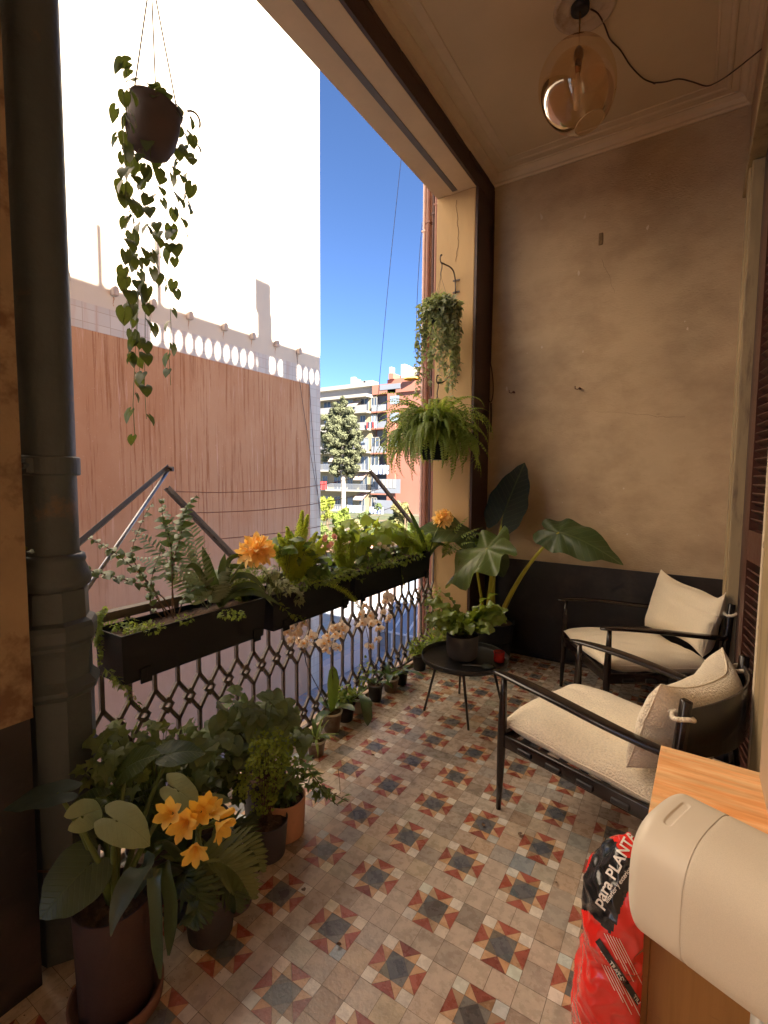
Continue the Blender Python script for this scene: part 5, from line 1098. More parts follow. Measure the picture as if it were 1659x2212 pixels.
def amaryllis(label, base, leaves, fl, R_, seed, nfl=9):
    r_ = random.Random(seed); t = plant('amaryllis', label, base, 'flowering plant'); base = Vector(base)
    for pts, w_ in leaves:
        P = smooth_pts([base] + [Vector(p) for p in pts], 4); b = B(); pv = None; uv = b.loops.layers.uv.verify(); n = len(P) - 1
        for i, p in enumerate(P):
            d = (P[min(i + 1, n)] - P[max(i - 1, 0)]).normalized(); s = d.cross(Vector((.8, -.6, .25))).normalized(); nn = s.cross(d); w = w_ * interp(((0, .6), (.3, 1), (.7, .85), (1, .06)), i / n)
            row = [b.verts.new(p - s * w + nn * w * .4), b.verts.new(p), b.verts.new(p + s * w + nn * w * .4)]
            if pv:
                for k in (0, 1):
                    f = b.faces.new((pv[k], pv[k + 1], row[k + 1], row[k])); f.smooth = True
                    for l, q in zip(f.loops, (k - 1, k, k, k - 1)): l[uv].uv = (i / n * .02, q * .5)
            pv = row
        obj('leaf', b, g_strap, t)
    fl = Vector(fl); stalk(t, (base, base.lerp(fl, .4) + Vector((0, 0, .10)), fl.lerp(base, .25) + Vector((0, 0, .03)), fl), .005, .004, stem_g, 'flower_stem')
    for k in range(nfl):
        y = 1 - 2 * (k + .5) / nfl; a = k * 2.4; o = Vector((math.cos(a) * math.sqrt(1 - y * y), math.sin(a) * math.sqrt(1 - y * y), y * .9 + .15)); o = (o + Vector((.25, -.35, .1)) + Vector((r_.uniform(-.3, .3), r_.uniform(-.3, .3), r_.uniform(-.3, .3)))).normalized(); b = B(); flower6(b, fl + o * .016, o, R_ * r_.uniform(.85, 1.15), R_ * .42, 1.0, 0, r_, .9)
        tube(b, [fl, fl + o * .02], .003, 5, mi=1); 
        for q in range(4): tube(b, [fl + o * .02, fl + o * R_ * .75 + rv(.008)], .0008, 3, mi=2)
        obj('flower', b, [fl_orange, stem_g, M('stamen', (.8, .55, .1), .6) if k == 0 else bpy.data.materials['stamen']], t)
    return t
amaryllis('amaryllis with dark strap leaves and an orange flower head in the first planter', W(478, 1310), [([W(455, 1240), W(437, 1180)], .022), ([W(478, 1240), W(486, 1195)], .018), ([W(500, 1250), W(540, 1245, -1.70), W(575, 1275, -1.66)], .015), ([W(500, 1275), W(550, 1265, -1.68), W(590, 1310, -1.62)], .015), ([W(505, 1285), W(560, 1282, -1.66), W(612, 1312, -1.60)], .014), ([W(440, 1250), W(418, 1222), W(400, 1228)], .014), ([W(495, 1230), W(520, 1225), W(540, 1222)], .013), ([W(490, 1220), W(515, 1200), W(548, 1208)], .012)], W(553, 1192, -1.72), .078, 41, 11)
t = plant('asparagus_fern', 'soft dark asparagus fern behind the first orange flower', W(525, 1300)); b = B()
for tx, ty in ((505, 1215), (525, 1195), (545, 1215), (520, 1240), (545, 1250), (500, 1250), (560, 1240)): p, q = W(528, 1308), W(tx, ty, PM - .03); fluffy(b, p, q - p, (0, 0, 1), (q - p).length * 1.1, .035, .5, 1600, 0, rr, .010)
obj('plumes', b, g_fern, t)
t = plant('creeping_sedum', 'tiny leaved creeper spilling over the left end of the first planter', W(250, 1345)); b = B()
for x, y in ((232, 1330), (245, 1322), (262, 1345), (285, 1352), (300, 1352), (318, 1345), (335, 1350), (400, 1330), (490, 1318), (510, 1322), (275, 1335)): scatterleaf(b, at(x, y + 8, Z=.975), .035, 55, .012, OVAL, (1, 1.2, .5), rr, segs=6, rings=1)
for x, y0, y1 in ((212, 1325, 1440), (222, 1330, 1400), (206, 1325, 1385), (228, 1335, 1420)): a, c = at(x, y0, X=-1.80), at(x + rr.uniform(-6, 6), y1, X=-1.80); a.y = c.y = .895; vine(b, [a + Vector((0, .03, .02))] + [a.lerp(c, q / 5) + rv(.008) for q in range(6)], 34, .016, OVAL, rr, .0008, 0, 0, segs=6, hang=.4)
for q in range(5): a = at(245 + q * 9, 1462 + q * 7, X=-1.70); vine(b, [a + Vector((-.06, .0, .02)), a, a + Vector((.02, .01, -.02 - .01 * q))], 12, .024, [(0, 1), (.1, .5), (.4, .15), (1, .08)], rr, .0008, 0, 0, segs=8, hang=.7)
obj('leaves', b, g_fern, t)
# second and third planter: plumes, broad leaves, variegated ivy
g_lime = leafm('lime_needles', (.46, .55, .08), .6, .5, (.75, .82, .1))
g_lime2 = leafm('fresh_needles', (.32, .42, .07), .6, .5, (.6, .72, .1))
def plumes(label, base, tips, X, rad, dens, m=g_lime, curl=.7, lift=.05):
    t = plant('foxtail_fern', label, W(*base, X)); b = B()
    for tx, ty, dX, cu in tips: p, q = W(base[0] + rr.uniform(-12, 12), base[1], X), W(tx, ty, X + dX); fluffy(b, p, (q - p) + Vector((0, 0, lift + cu * .1)), (.5, -.6, 1), (q - p).length * (1 + .12 * cu), rad, curl * cu, dens, 0, rr, .0095)
    obj('plumes', b, m, t); return t
plumes('lime green foxtail fern with plumes spilling over the second planter', (640, 1262), [(600, 1170, 0, .6), (618, 1150, 0, .4), (655, 1108, -.04, .2), (668, 1118, -.04, .2), (690, 1160, 0, .5), (705, 1175, 0, .6), (612, 1215, .05, 1.6), (628, 1245, .09, 2.0), (600, 1250, .06, 2.0), (660, 1180, .0, .5), (720, 1200, .02, 1.0), (585, 1200, .03, 1.0)], PM, .030, 3400)
b = B(); t = plant('trailing_plume', 'single yellow green plume arching from the second planter down over the orchids', W(690, 1268, -1.70)); P = smooth_pts([W(672, 1262, -1.74), W(700, 1258, -1.67), W(735, 1272, -1.64), W(762, 1292, -1.63), W(778, 1314, -1.63)], 6); tube(b, P, .0018, 5)
for q in range(1500):
    x = rr.random() * (len(P) - 1.01); i = int(x); c = P[i].lerp(P[i + 1], x - i); bb = c + rv(.012); nd = rv(1).normalized() * .011; w_ = nd.cross(rv(1)).normalized() * .0012; b.faces.new([b.verts.new(v) for v in (bb - w_, bb + nd, bb + w_)])
obj('plume', b, g_lime, t)
def broad(label, cent, X, m, size, ctrl, n, rad, name='leafy_plant', wide=1.0, segs=14, gr=None):
    t = plant(name, label, (X, W(*cent[0], X).y, .96), 'plant', gr); b = B(); bs = B()
    for cx, cy in cent:
        c = W(cx, cy, X)
        for _ in range(n):
            o = Vector((rr.gauss(0, 1), rr.gauss(0, 1), rr.gauss(0, .8))).normalized(); p = c + o * rad * rr.uniform(.3, 1); p.x = max(min(p.x, X + .12), X - .12)
            root = Vector((X + rr.uniform(-.03, .03), c.y + rr.uniform(-.04, .04), .955)); tube(bs, bez(root, (root + p) / 2 + Vector((0, 0, .03)), p, n=4), .0014, 4)
            pleaf(b, p, o * .8 + rv(.5) + Vector((.2, -.2, -.2)), Vector((.3, -.4, 1)) + rv(.5), size * rr.uniform(.6, 1.15), ctrl, .35, .12, .25, 3, segs, wide, 0, rr)
    obj('leaves', b, m, t); obj('stems', bs, stem_g, t); return t
BEG = [(0, 1.0), (.12, .75), (.35, .58), (.65, .45), (.85, .30), (1, .1)]
broad('broad dark leaved plant in the second planter among the lime plumes', [(665, 1215), (690, 1225), (640, 1195), (715, 1235), (612, 1180)], PM - .02, g_mid, .06, BEG, 17, .08)
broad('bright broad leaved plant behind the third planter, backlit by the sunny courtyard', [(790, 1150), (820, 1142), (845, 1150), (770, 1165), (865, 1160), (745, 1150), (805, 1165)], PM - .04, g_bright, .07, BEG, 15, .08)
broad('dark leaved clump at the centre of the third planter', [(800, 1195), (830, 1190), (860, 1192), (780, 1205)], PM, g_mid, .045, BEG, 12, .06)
broad('pale variegated ivy tumbling between the first and second planters', [(598, 1262), (622, 1275), (585, 1235), (640, 1285)], PM + .08, g_pale, .034, IVY, 20, .055, 'ivy', 1.0, 12)
plumes('feathery green asparagus fern over the middle of the third planter', (745, 1235), [(720, 1150, 0, .4), (740, 1140, 0, .4), (762, 1150, 0, .5), (730, 1175, .03, .8), (765, 1180, .03, 1.0), (780, 1215, .05, 1.4), (705, 1190, .04, 1.0)], PM, .032, 3000, g_lime2)
plumes('feathery asparagus fern next to the second orange flower', (905, 1205), [(870, 1150, 0, .5), (890, 1140, 0, .4), (915, 1150, 0, .5), (940, 1165, .03, .8), (880, 1180, .03, 1.0), (930, 1185, .05, 1.4), (960, 1180, .04, 1.2), (860, 1170, .0, .8)], PM, .034, 3000, g_lime2)
t = plant('small_creeper', 'small leaved creeper along the front edge of the third planter', W(800, 1225)); b = B()
for x, y in ((690, 1255), (712, 1252), (735, 1245), (752, 1240), (772, 1232), (795, 1225), (820, 1218), (845, 1215), (870, 1210), (900, 1202), (655, 1262)): scatterleaf(b, at(x, y, Z=.985), .05, 70, .018, OVAL, (1, 1.3, .6), rr, segs=7, rings=1)
for a, c in (((590, 1285), (660, 1340)), ((868, 1200), (872, 1262)), ((760, 1240), (790, 1250))): p, q = W(*a, -1.69), W(*c, -1.668); vine(b, bez(p, (p + q) / 2 + Vector((.0, -.03, -.03)), q, n=8), 26 if a[0] == 590 else 6, .02, OVAL, rr, .001, 0, 0, segs=7)
obj('leaves', b, g_fern, t)
amaryllis('amaryllis with a round orange flower head at the pillar end of the third planter', W(925, 1205, -1.74), [([W(905, 1150), W(878, 1092)], .020), ([W(935, 1170), W(965, 1180, -1.68)], .014), ([W(950, 1175), W(1000, 1195, -1.62)], .014), ([W(900, 1180), W(880, 1165)], .014)], W(958, 1122, -1.72), .080, 43, 12)
t = plant('sword_fern', 'sword fern fronds arching right from the far end of the third planter', W(960, 1200, -1.72)); b = B()
for tx, ty in ((1010, 1140), (1035, 1150), (985, 1130), (1040, 1175), (1000, 1170), (970, 1150)): p, q = W(955, 1205, -1.74), at(tx, ty, Y=3.55 + rr.uniform(-.1, .1)); frond(b, p, (q - p) + Vector((0, 0, .1)), (.3, -.6, 1), (q - p).length * 1.1, .038, 18, .8, .015, .4, ang=70, rr=rr)
obj('fronds', b, g_fern, t)
t = plant('white_bloom', 'small white and pink blooms among the leaves of the third planter', W(825, 1195)); 
for x, y, m in ((818, 1180, 0), (828, 1184, 0), (845, 1178, 0), (838, 1190, 0), (700, 1165, 1), (712, 1180, 1), (722, 1160, 1)):
    b = B(); c = W(x, y, PM + .03)
    for q in range(2): flower6(b, c + rv(.01), (.5, -.6, .6), .024, .018, 1, 0, rr, .6)
    obj('flower', b, fl_white if m == 0 else (bpy.data.materials.get('pink_petal') or M('pink_petal', (.75, .35, .28), .5, trans=.3)), t)
# ============================================================ foreground plants at the left
terra = M('dark_terracotta', (.055, .028, .022), .75, .2, 8, .15, 60); peach = M('peach_terracotta', (.60, .33, .20), .7, .12, 10, .1, 60, (.42, .24, .15), (.55, .7), 5)
rr = random.Random(51)
ZP = lambda x, y, **k: at(x * .4557, 1458 + y * .4557, **k)
bp = (-1.355, .690); t = thing('arrow_leaf_pot', 'arrow leaved plant in a large dark terracotta pot and saucer at the lower left', 'potted plant', (bp[0], bp[1], 0))
pot(t, bp, .105, .325, terra, .92, z0=.012, th=.006, soilz=.03)
b = B(); c_ = bp; lathe(b, [(.001, 0), (.112, 0), (.122, .004), (.126, .048), (.122, .050), (.117, .046), (.112, .010), (.001, .008)], (bp[0], bp[1], 0), 48); obj('saucer', b, M('saucer_terracotta', (.20, .10, .07), .75, .15, 9), t, True)
ctr = Vector((bp[0], bp[1], .315))
def arrow(att, tip, size, nrm, m=g_aloc2, droop=.35, r=.006, wide=1.0, ctrl=HEART):
    big_leaf(att, tip, size, nrm, ctrl, droop, .06, .12, t, m, wide, rings=6, segs=36)
    o = (Vector(att) - ctr); stalk(t, (ctr + Vector((o.x, o.y, 0)) * .08, ctr + o * .35 + Vector((0, 0, .05)), Vector(att) - (Vector(tip) - Vector(att)).normalized() * .02 - Vector((0, 0, .03)), att), .010, .004, stem_g)
arrow(ZP(555, 690, X=-1.27), ZP(722, 762, X=-1.20), .112, (-.1, -.35, 1), droop=.35, wide=.9)
arrow(ZP(845, 548, X=-1.28), ZP(1046, 672, X=-1.20), .125, (-.05, -.3, 1), droop=.4, wide=.85)
arrow(ZP(390, 668, X=-1.34), ZP(540, 602, X=-1.36), .10, (.7, -.2, .6), droop=.5, wide=.7)
arrow(ZP(398, 925, X=-1.36), ZP(222, 1102, X=-1.38), .135, (.45, -.8, .4), g_aloc, .3)
arrow(ZP(600, 438, X=-1.45), ZP(725, 345, X=-1.35), .12, (.1, -.5, .8), g_aloc, .3, wide=.8)
arrow(ZP(810, 370, X=-1.42), ZP(930, 345, X=-1.38), .11, (.0, -.5, .9), g_aloc, .3, wide=.9)
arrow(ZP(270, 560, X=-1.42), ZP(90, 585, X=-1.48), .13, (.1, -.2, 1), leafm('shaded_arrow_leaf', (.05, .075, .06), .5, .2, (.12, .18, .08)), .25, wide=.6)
arrow(ZP(450, 585, X=-1.45), ZP(340, 600, X=-1.5), .09, (.2, -.3, 1), g_aloc, .4, wide=.7)
arrow(ZP(1010, 590, X=-1.42), ZP(1130, 560, X=-1.40), .085, (.0, -.5, .9), g_aloc2, .3, wide=.7)
b = B(); P = smooth_pts([ctr + Vector((.03, .04, 0)), ZP(720, 900, X=-1.25), ZP(640, 960, X=-1.2), ZP(560, 1110, X=-1.19), ZP(525, 1240, X=-1.20)], 6); n = len(P) - 1; pv = None; uv = b.loops.layers.uv.verify()
for i, p in enumerate(P):
    d = (P[min(i + 1, n)] - P[max(i - 1, 0)]).normalized(); s = d.cross(Vector((.35, -.8, .5))).normalized(); nn = s.cross(d); w = .034 * interp(((0, .25), (.35, 1), (.6, .9), (1, .05)), i / n); row = [b.verts.new(p + s * w * q + nn * abs(q) * w * .35) for q in (-1, -.5, 0, .5, 1)]
    if pv:
        for k in range(4):
            f = b.faces.new((pv[k], pv[k + 1], row[k + 1], row[k])); f.smooth = True
            for l, q in zip(f.loops, (k - 2, k - 1, k - 1, k - 2)): l[uv].uv = (i / n, q * .3)
    pv = row
obj('leaf', b, leafm('blue_green_leaf', (.07, .095, .065), .5, .2, (.12, .18, .08)), t)
# clivia
cc = Vector((-1.315, .985, .15)); t = thing('clivia', 'clivia with yellow trumpet flowers and dark drooping strap leaves in a dark pot', 'flowering plant', (cc.x, cc.y, 0)); pot(t, (cc.x, cc.y), .09, .17, grey_pot, .8)
for pts, w_ in (([ZP(790, 880, X=-1.24), ZP(815, 1080, X=-1.20), ZP(800, 1330, X=-1.19)], .022), ([ZP(760, 900, X=-1.25), ZP(745, 1150, X=-1.21), ZP(760, 1440, X=-1.20)], .02), ([ZP(880, 1000, X=-1.24), ZP(960, 1060, X=-1.20), ZP(1000, 1180, X=-1.18)], .018), ([ZP(800, 800, X=-1.32), ZP(740, 830, X=-1.30)], .018), ([ZP(1020, 820, X=-1.32), ZP(1090, 860, X=-1.28), ZP(1120, 930, X=-1.26)], .018), ([ZP(870, 850, X=-1.38), ZP(860, 720, X=-1.4)], .018), ([ZP(930, 1050, X=-1.2), ZP(900, 1200, X=-1.18)], .018)):
    P = smooth_pts([cc] + pts, 5); b = B(); pv = None; n = len(P) - 1
    for i, p in enumerate(P):
        d = (P[min(i + 1, n)] - P[max(i - 1, 0)]).normalized(); s = d.cross(Vector((.5, -.8, .2))).normalized(); nn = s.cross(d); w = w_ * interp(((0, .6), (.4, 1), (.8, .85), (1, .15)), i / n); row = [b.verts.new(p - s * w + nn * w * .35), b.verts.new(p), b.verts.new(p + s * w + nn * w * .35)]
        if pv:
            for k in (0, 1): b.faces.new((pv[k], pv[k + 1], row[k + 1], row[k])).smooth = True
        pv = row
    obj('leaf', b, g_strap, t)
hub = ZP(935, 735, X=-1.22); stalk(t, (cc, cc.lerp(hub, .5) + Vector((.02, 0, .02)), hub - Vector((0, 0, .05)), hub), .007, .006, stem_g, 'flower_stem')
fl_gold = M('golden_petal', (.95, .68, .12), .5, .1, 40, trans=.3, tcol=(1, .55, .05), col2=(.95, .66, .16), s2=16)
for fx_, fy_, dx, dy, s_ in ((800, 655, -1, .2, .058), (868, 712, -.5, -.8, .062), (945, 650, .1, -.9, .060), (1010, 640, .3, .5, .052), (1052, 730, .6, -.7, .062), (925, 840, -.1, -1, .060), (885, 690, -.2, -.2, .05), (980, 610, .2, .6, .045)):
    c = ZP(fx_, fy_, X=-1.17 + rr.uniform(-.02, .02)); s_ *= 1.02; o = (c - hub).normalized() * .7 + Vector((.55, -.75, -.1)) * (.7 if (fy_ > 680) else .35) + rv(.1); st = c - o.normalized() * s_ * .5; b = B(); flower6(b, st, o, s_, s_ * .50, 1.0, 0, rr, .75)
    tube(b, [hub, hub.lerp(st, .6) + Vector((0, 0, .006)), st], [.0028, .0028, .005], 7, mi=1)
    for q in range(5): tube(b, [st, st + o.normalized() * s_ * .8 + rv(.007)], .0008, 3, mi=0)
    obj('flower', b, [fl_gold, stem_g], t)
for fx_, fy_ in ((1105, 640), (1108, 692)):
    c = ZP(fx_, fy_, X=-1.17); st = c.lerp(hub, .45); b = B(); tube(b, [hub, st], .003, 6, mi=1); tube(b, [st, st.lerp(c, .3), st.lerp(c, .7), c, c.lerp(st, -.12)], [.003, .008, .011, .010, .003], 10); obj('bud', b, [fl_gold, stem_g], t, True)
# feather palm frond plant beside it
fp = Vector((-1.34, 1.10, 0)); t = thing('palm_fern', 'palm like fern with broad combed fronds hanging beside the golden flowers', 'potted plant', fp.to_tuple()); pot(t, (fp.x, fp.y), .085, .16, M('plum_brown_pot', (.10, .055, .05), .6, .15, 9), .8)
b0 = Vector((fp.x, fp.y, .15))
g_palm = leafm('palm_fern_leaf', (.18, .22, .085), .45, .3, (.22, .28, .05), .2)
def palm(pts, W_, pairs, lw, m, par, seed, lc_=.7):
    r_ = random.Random(seed); P = smooth_pts([Vector(p) for p in pts], 5); n = len(P) - 1; b = B(); tube(b, P, [.003 - .002 * i / n for i in range(n + 1)], 5)
    for k in range(pairs):
        t_ = .15 + .85 * k / pairs; x = t_ * n; i = min(int(x), n - 1); p = P[i].lerp(P[i + 1], x - i); d = (P[i + 1] - P[i]).normalized(); s = d.cross(Vector((.35, -.75, .6))).normalized()
        for sg in (-1, 1): blade(b, p, s * sg + d * .75 + rv(.06), Vector((.35, -.75, .6)), W_ * math.sin(math.pi * (.15 + .78 * t_)) * r_.uniform(.9, 1.1), lw, ((0, .5), (.3, 1), (.7, .8), (1, .1)), lc_ * r_.uniform(.6, 1.3), .3, 5, rr=r_)
    obj('frond', b, m, par)
palm([b0, ZP(920, 880, X=-1.29), ZP(1040, 885, X=-1.22), ZP(1130, 950, X=-1.18), ZP(1190, 1060, X=-1.16)], .115, 26, .015, g_palm, t, 1)
palm([b0, ZP(1000, 820, X=-1.30), ZP(1120, 800, X=-1.24), ZP(1210, 850, X=-1.20), ZP(1235, 930, X=-1.19)], .075, 20, .012, g_palm, t, 7)
palm([b0, ZP(900, 960, X=-1.26), ZP(930, 1030, X=-1.20), ZP(930, 1120, X=-1.17), ZP(900, 1180, X=-1.16)], .075, 18, .013, g_aloc, t, 8)
palm([b0, ZP(1060, 960, X=-1.26), ZP(1110, 1030, X=-1.20), ZP(1120, 1120, X=-1.18)], .07, 16, .012, g_aloc, t, 9)
palm([b0, ZP(1100, 700, X=-1.42), ZP(1180, 770, X=-1.38), ZP(1240, 860, X=-1.34)], .07, 18, .012, g_aloc, t, 10)
palm([b0, ZP(900, 900, X=-1.30), ZP(880, 960, X=-1.24), ZP(850, 1060, X=-1.22)], .07, 16, .011, g_aloc, t, 2)
palm([b0, ZP(1050, 860, X=-1.36), ZP(1150, 830, X=-1.33), ZP(1215, 880, X=-1.30)], .07, 18, .011, g_aloc, t, 3)
palm([b0, ZP(860, 830, X=-1.4), ZP(780, 760, X=-1.4), ZP(720, 730, X=-1.4)], .07, 16, .011, g_aloc, t, 4)
palm([b0, ZP(1100, 760, X=-1.45), ZP(1180, 700, X=-1.44), ZP(1220, 640, X=-1.44)], .05, 18, .010, g_dark, t, 5)
palm([b0, ZP(960, 960, X=-1.26), ZP(985, 1040, X=-1.21), ZP(975, 1130, X=-1.19)], .06, 14, .011, g_aloc, t, 6)
# dark grey pot and peach pot with maidenhair and ivy
mp = (-1.405, 1.335); t = thing('maidenhair_pot', 'bushy maidenhair fern in a dark grey pot standing just left of the peach pot', 'potted plant', (mp[0], mp[1], 0)); pot(t, mp, .082, .15, M('slate_pot', (.075, .07, .085), .6, .12, 9), .85)
g_m = Vector((mp[0], mp[1], .15)); b = B()
MC = [(560, 1600), (590, 1590), (620, 1610), (545, 1640), (580, 1640), (610, 1650), (535, 1680), (570, 1690), (600, 1690), (560, 1720), (590, 1725), (560, 1755), (530, 1710), (625, 1640), (575, 1610), (600, 1620), (550, 1665), (590, 1665)]
for k, (x, y) in enumerate(MC * 3):
    c = at(x + rr.uniform(-10, 10), y + rr.uniform(-10, 10), X=-1.41 + rr.uniform(-.06, .07)); tube(b, bez(g_m + rv(.015), g_m.lerp(c, .5) + Vector((0, 0, .05)), c, n=6), .0008, 3, mi=1)
    for q in range(26):
        o = rv(1).normalized(); p = c + o * .035 * rr.uniform(.2, 1); pleaf(b, p, o + Vector((.1, -.1, -.7)), Vector((.4, -.6, .7)) + rv(.5), .0095 * rr.uniform(.7, 1.3), ROUND, .2, .1, .3, 1, 7, 1, 0, rr)
obj('leaflets', b, [g_maiden, stem_b], t)
pp = (-1.435, 1.462); t = thing('peach_pot', 'peach terracotta pot with ivy creeping out to the right across the tiles', 'potted plant', (pp[0], pp[1], 0)); pot(t, pp, .092, .165, peach, .93, th=.006, soilz=.03)
b = B(); scatterleaf(b, (pp[0], pp[1], .17), .07, 60, .04, IVY, (1, 1, .5), rr, segs=14, rings=1)
for pts, n in (([(620, 1690), (660, 1670), (690, 1690), (720, 1715), (752, 1732)], 26), ([(630, 1700), (655, 1690), (690, 1712), (730, 1740)], 20), ([(625, 1680), (650, 1655), (675, 1672), (700, 1712)], 16), ([(640, 1650), (650, 1640), (665, 1655), (682, 1695)], 12)):
    P = smooth_pts([Vector((pp[0], pp[1], .17))] + [at(x, y, X=-1.30 + .04 * i) for i, (x, y) in enumerate(pts)], 4); P = [Vector((p.x, p.y, max(p.z, .012))) for p in P]; vine(b, P, n, .036, IVY, rr, .0014, 0, 1, hang=.3, segs=14)
b2 = at(735, 1715, Z=.01); tube(b, bez(b2, b2 + Vector((-.01, .01, .06)), b2 + Vector((-.03, .02, .11)), n=6), .0012, 4, mi=1)
obj('ivy', b, [leafm('ivy_leaf', (.09, .15, .04), .45, .35, (.3, .42, .05)), stem_b], t)
b = B()
for _ in range(420):
    q = rr.choice(((-1.355, .69, .2), (-1.315, .985, .17), (-1.43, 1.46, .2), (-1.70, 1.99, .13), (-1.79, 2.45, .2), (-1.5, 1.2, .3))); a = rr.uniform(0, 6.28); d_ = abs(rr.gauss(0, .5)) * q[2] + q[2] * .5; x, y = q[0] + math.cos(a) * d_, q[1] + math.sin(a) * d_
    if x < -1.84: continue
    r_ = rr.uniform(.0008, .003); c = Vector((x, y, r_ * .6)); k = [b.verts.new(c + rv(1).normalized() * r_) for _ in range(4)]
    for t3 in ((0, 1, 2), (0, 1, 3), (0, 2, 3), (1, 2, 3)): b.faces.new([k[i] for i in t3])
tag(obj('soil_crumbs', b, soil_m), 'dark crumbs of soil scattered on the tiles around the pots', 'soil', kind='stuff')
# leafy mass behind
def mass(name, label, pt, cents, m, size, ctrl, n, rad, potm, wide=1.0, segs=16, X0_=-1.6, seed=1):
    r_ = random.Random(seed); t = thing(name, label, 'potted plant', (pt[0], pt[1], 0)); pot(t, pt, .10, .19, potm, .85); b = B(); bs = B(); root = Vector((pt[0], pt[1], .18))
    for cx, cy in cents:
        X_ = X0_ + r_.uniform(-.08, .08); c = at(cx, cy, X=X_)
        for _ in range(n):
            o = Vector((r_.gauss(0, 1), r_.gauss(0, 1), r_.gauss(0, .8))).normalized(); p = c + o * rad * r_.uniform(.3, 1); p.z = max(p.z, .03); p.x = max(p.x, -1.84)
            if r_.random() < .5: tube(bs, bez(root + rv(.02), root.lerp(p, .5) + Vector((0, 0, .05)), p, n=5), .0015, 4)
            pleaf(b, p, o * .6 + r_.uniform(.3, 1) * Vector((.3, -.5, -.35)) + rv(.4), Vector((.35, -.45, .9)) + rv(.35), size * r_.uniform(.55, 1.15), ctrl, .35, .12, .3, 3, segs, wide, 0, r_)
    obj('leaves', b, m, t); obj('stems', bs, stem_g, t); return t
g_bush = leafm('bush_leaf', (.16, .215, .08), .38, .35, (.28, .38, .05), .25, (.09, .13, .06)); g_bush2 = leafm('grey_green_bush_leaf', (.17, .235, .10), .42, .3, (.22, .3, .07), .25, (.13, .17, .1))
mass('leafy_ivy_bush', 'dense leafy bush beside the iron pipe, its tips bright against the courtyard', (-1.62, .98), [(225, 1630), (250, 1615), (215, 1660), (280, 1600), (305, 1635), (340, 1600), (330, 1650), (265, 1670), (370, 1610), (380, 1650), (400, 1600), (300, 1680), (350, 1690), (235, 1700), (215, 1720)], g_bush, .048, IVY, 17, .085, grey_pot, 1.15, 20, -1.62, 2)
mass('heart_leaf_bush', 'taller bush of broad heart shaped leaves between the ivy bush and the small pots', (-1.60, 1.50), [(470, 1570), (500, 1540), (530, 1525), (560, 1530), (590, 1525), (615, 1545), (625, 1575), (490, 1600), (540, 1560), (580, 1555), (600, 1590), (640, 1590), (520, 1600), (450, 1610), (560, 1600), (475, 1640), (440, 1660), (500, 1655), (420, 1640)], g_bush2, .056, HEART, 13, .085, grey_pot, 1.0, 18, -1.58, 3)
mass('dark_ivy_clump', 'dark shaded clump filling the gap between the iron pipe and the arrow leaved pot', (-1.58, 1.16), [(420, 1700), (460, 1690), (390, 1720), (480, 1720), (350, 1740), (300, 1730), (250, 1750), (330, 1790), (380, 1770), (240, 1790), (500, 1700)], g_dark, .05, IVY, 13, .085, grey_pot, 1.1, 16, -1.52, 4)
b = B(); p0 = at(0, 1884, X=-1.62); p1 = at(130, 1882, X=-1.60); tube(b, [p0, p1], .003, 6); tag(obj('support_cane', b, stem_b, smooth=True), 'thin cane sticking out horizontally at the left edge above the dark base', 'cane')
# dried leaf bits on the floor
for x, y in ((808, 1632), (722, 1718), (736, 2040), (1045, 1785), (1200, 1905), (1120, 1802), (655, 1920)):
    b = B(); c = at(x, y, Z=.006); pleaf(b, c, rv(1) * Vector((1, 1, 0)), (0, 0, 1), rr.uniform(.012, .02), OVAL, -.4, .3, .6, 2, 8, rr=rr); tag(obj('dry_leaf', b, stem_b), 'tiny dry leaf fragment on the tiles, %s' % {808: 'between the table and the ivy', 722: 'beside the creeping ivy', 736: 'nearest the bottom edge', 1045: 'by the front leg of the nearer armchair', 1200: 'nearest the soil bag', 1120: 'under the nearer armchair rail', 655: 'right of the yellow clivia'}[x], 'leaf', 'dry leaf fragments on the tiles')
# ============================================================ speaker on its stand
e1 = Vector((.93, -.36, 0)).normalized(); e2 = Vector((.36, .93, 0)).normalized(); S0 = Vector((-.026, .89, .925)); HD, HH, LS = .098, .098, .27
sk = thing('speaker', 'warm white rounded speaker with fabric grille on a white stand at lower right', 'speaker', (.1, .84, 0))
def sprof(a, k=1.0, n=3.0):
    ca, sa = math.cos(a), math.sin(a); return (HD * k * math.copysign(abs(ca) ** (2 / n), ca), HH * k * math.copysign(abs(sa) ** (2 / n), sa))
def sgrid(s0, s1, ns, na, kfun, disp=None):
    b = B(); rows = []
    for i in range(ns + 1):
        s = s0 + (s1 - s0) * i / ns; k = kfun(s); row = []
        for j in range(na):
            a = 2 * math.pi * j / na; y, z = sprof(a, k); p = S0 + e1 * s + e2 * y + Vector((0, 0, z))
            if disp: dd = disp(s, a, y, z); p = p - (e2 * y + Vector((0, 0, z))).normalized() * dd
            row.append(b.verts.new(p))
        rows.append(row)
    for i in range(ns):
        for j in range(na):
            f = b.faces.new((rows[i][j], rows[i][(j + 1) % na], rows[i + 1][(j + 1) % na], rows[i + 1][j])); f.smooth = True
    return b, rows
kf = lambda s: (1 - max(0, (.022 - s) / .022) ** 2.4 * .16) * (1 - max(0, (s - (LS - .02)) / .02) ** 2.4 * .2)
def slot(s, a, y, z):
    if z < .03: return 0
    v = y + .012; u = s - .036; l = max(abs(v) - .030, 0); d = math.hypot(u, l); return .0022 * max(0, min(1, (.0068 - d) / .002))
b, rows = sgrid(0, .080, 90, 420, kf, slot); b.faces.new(rows[0][::-1]); obj('end_cap', b, spk_body, sk)
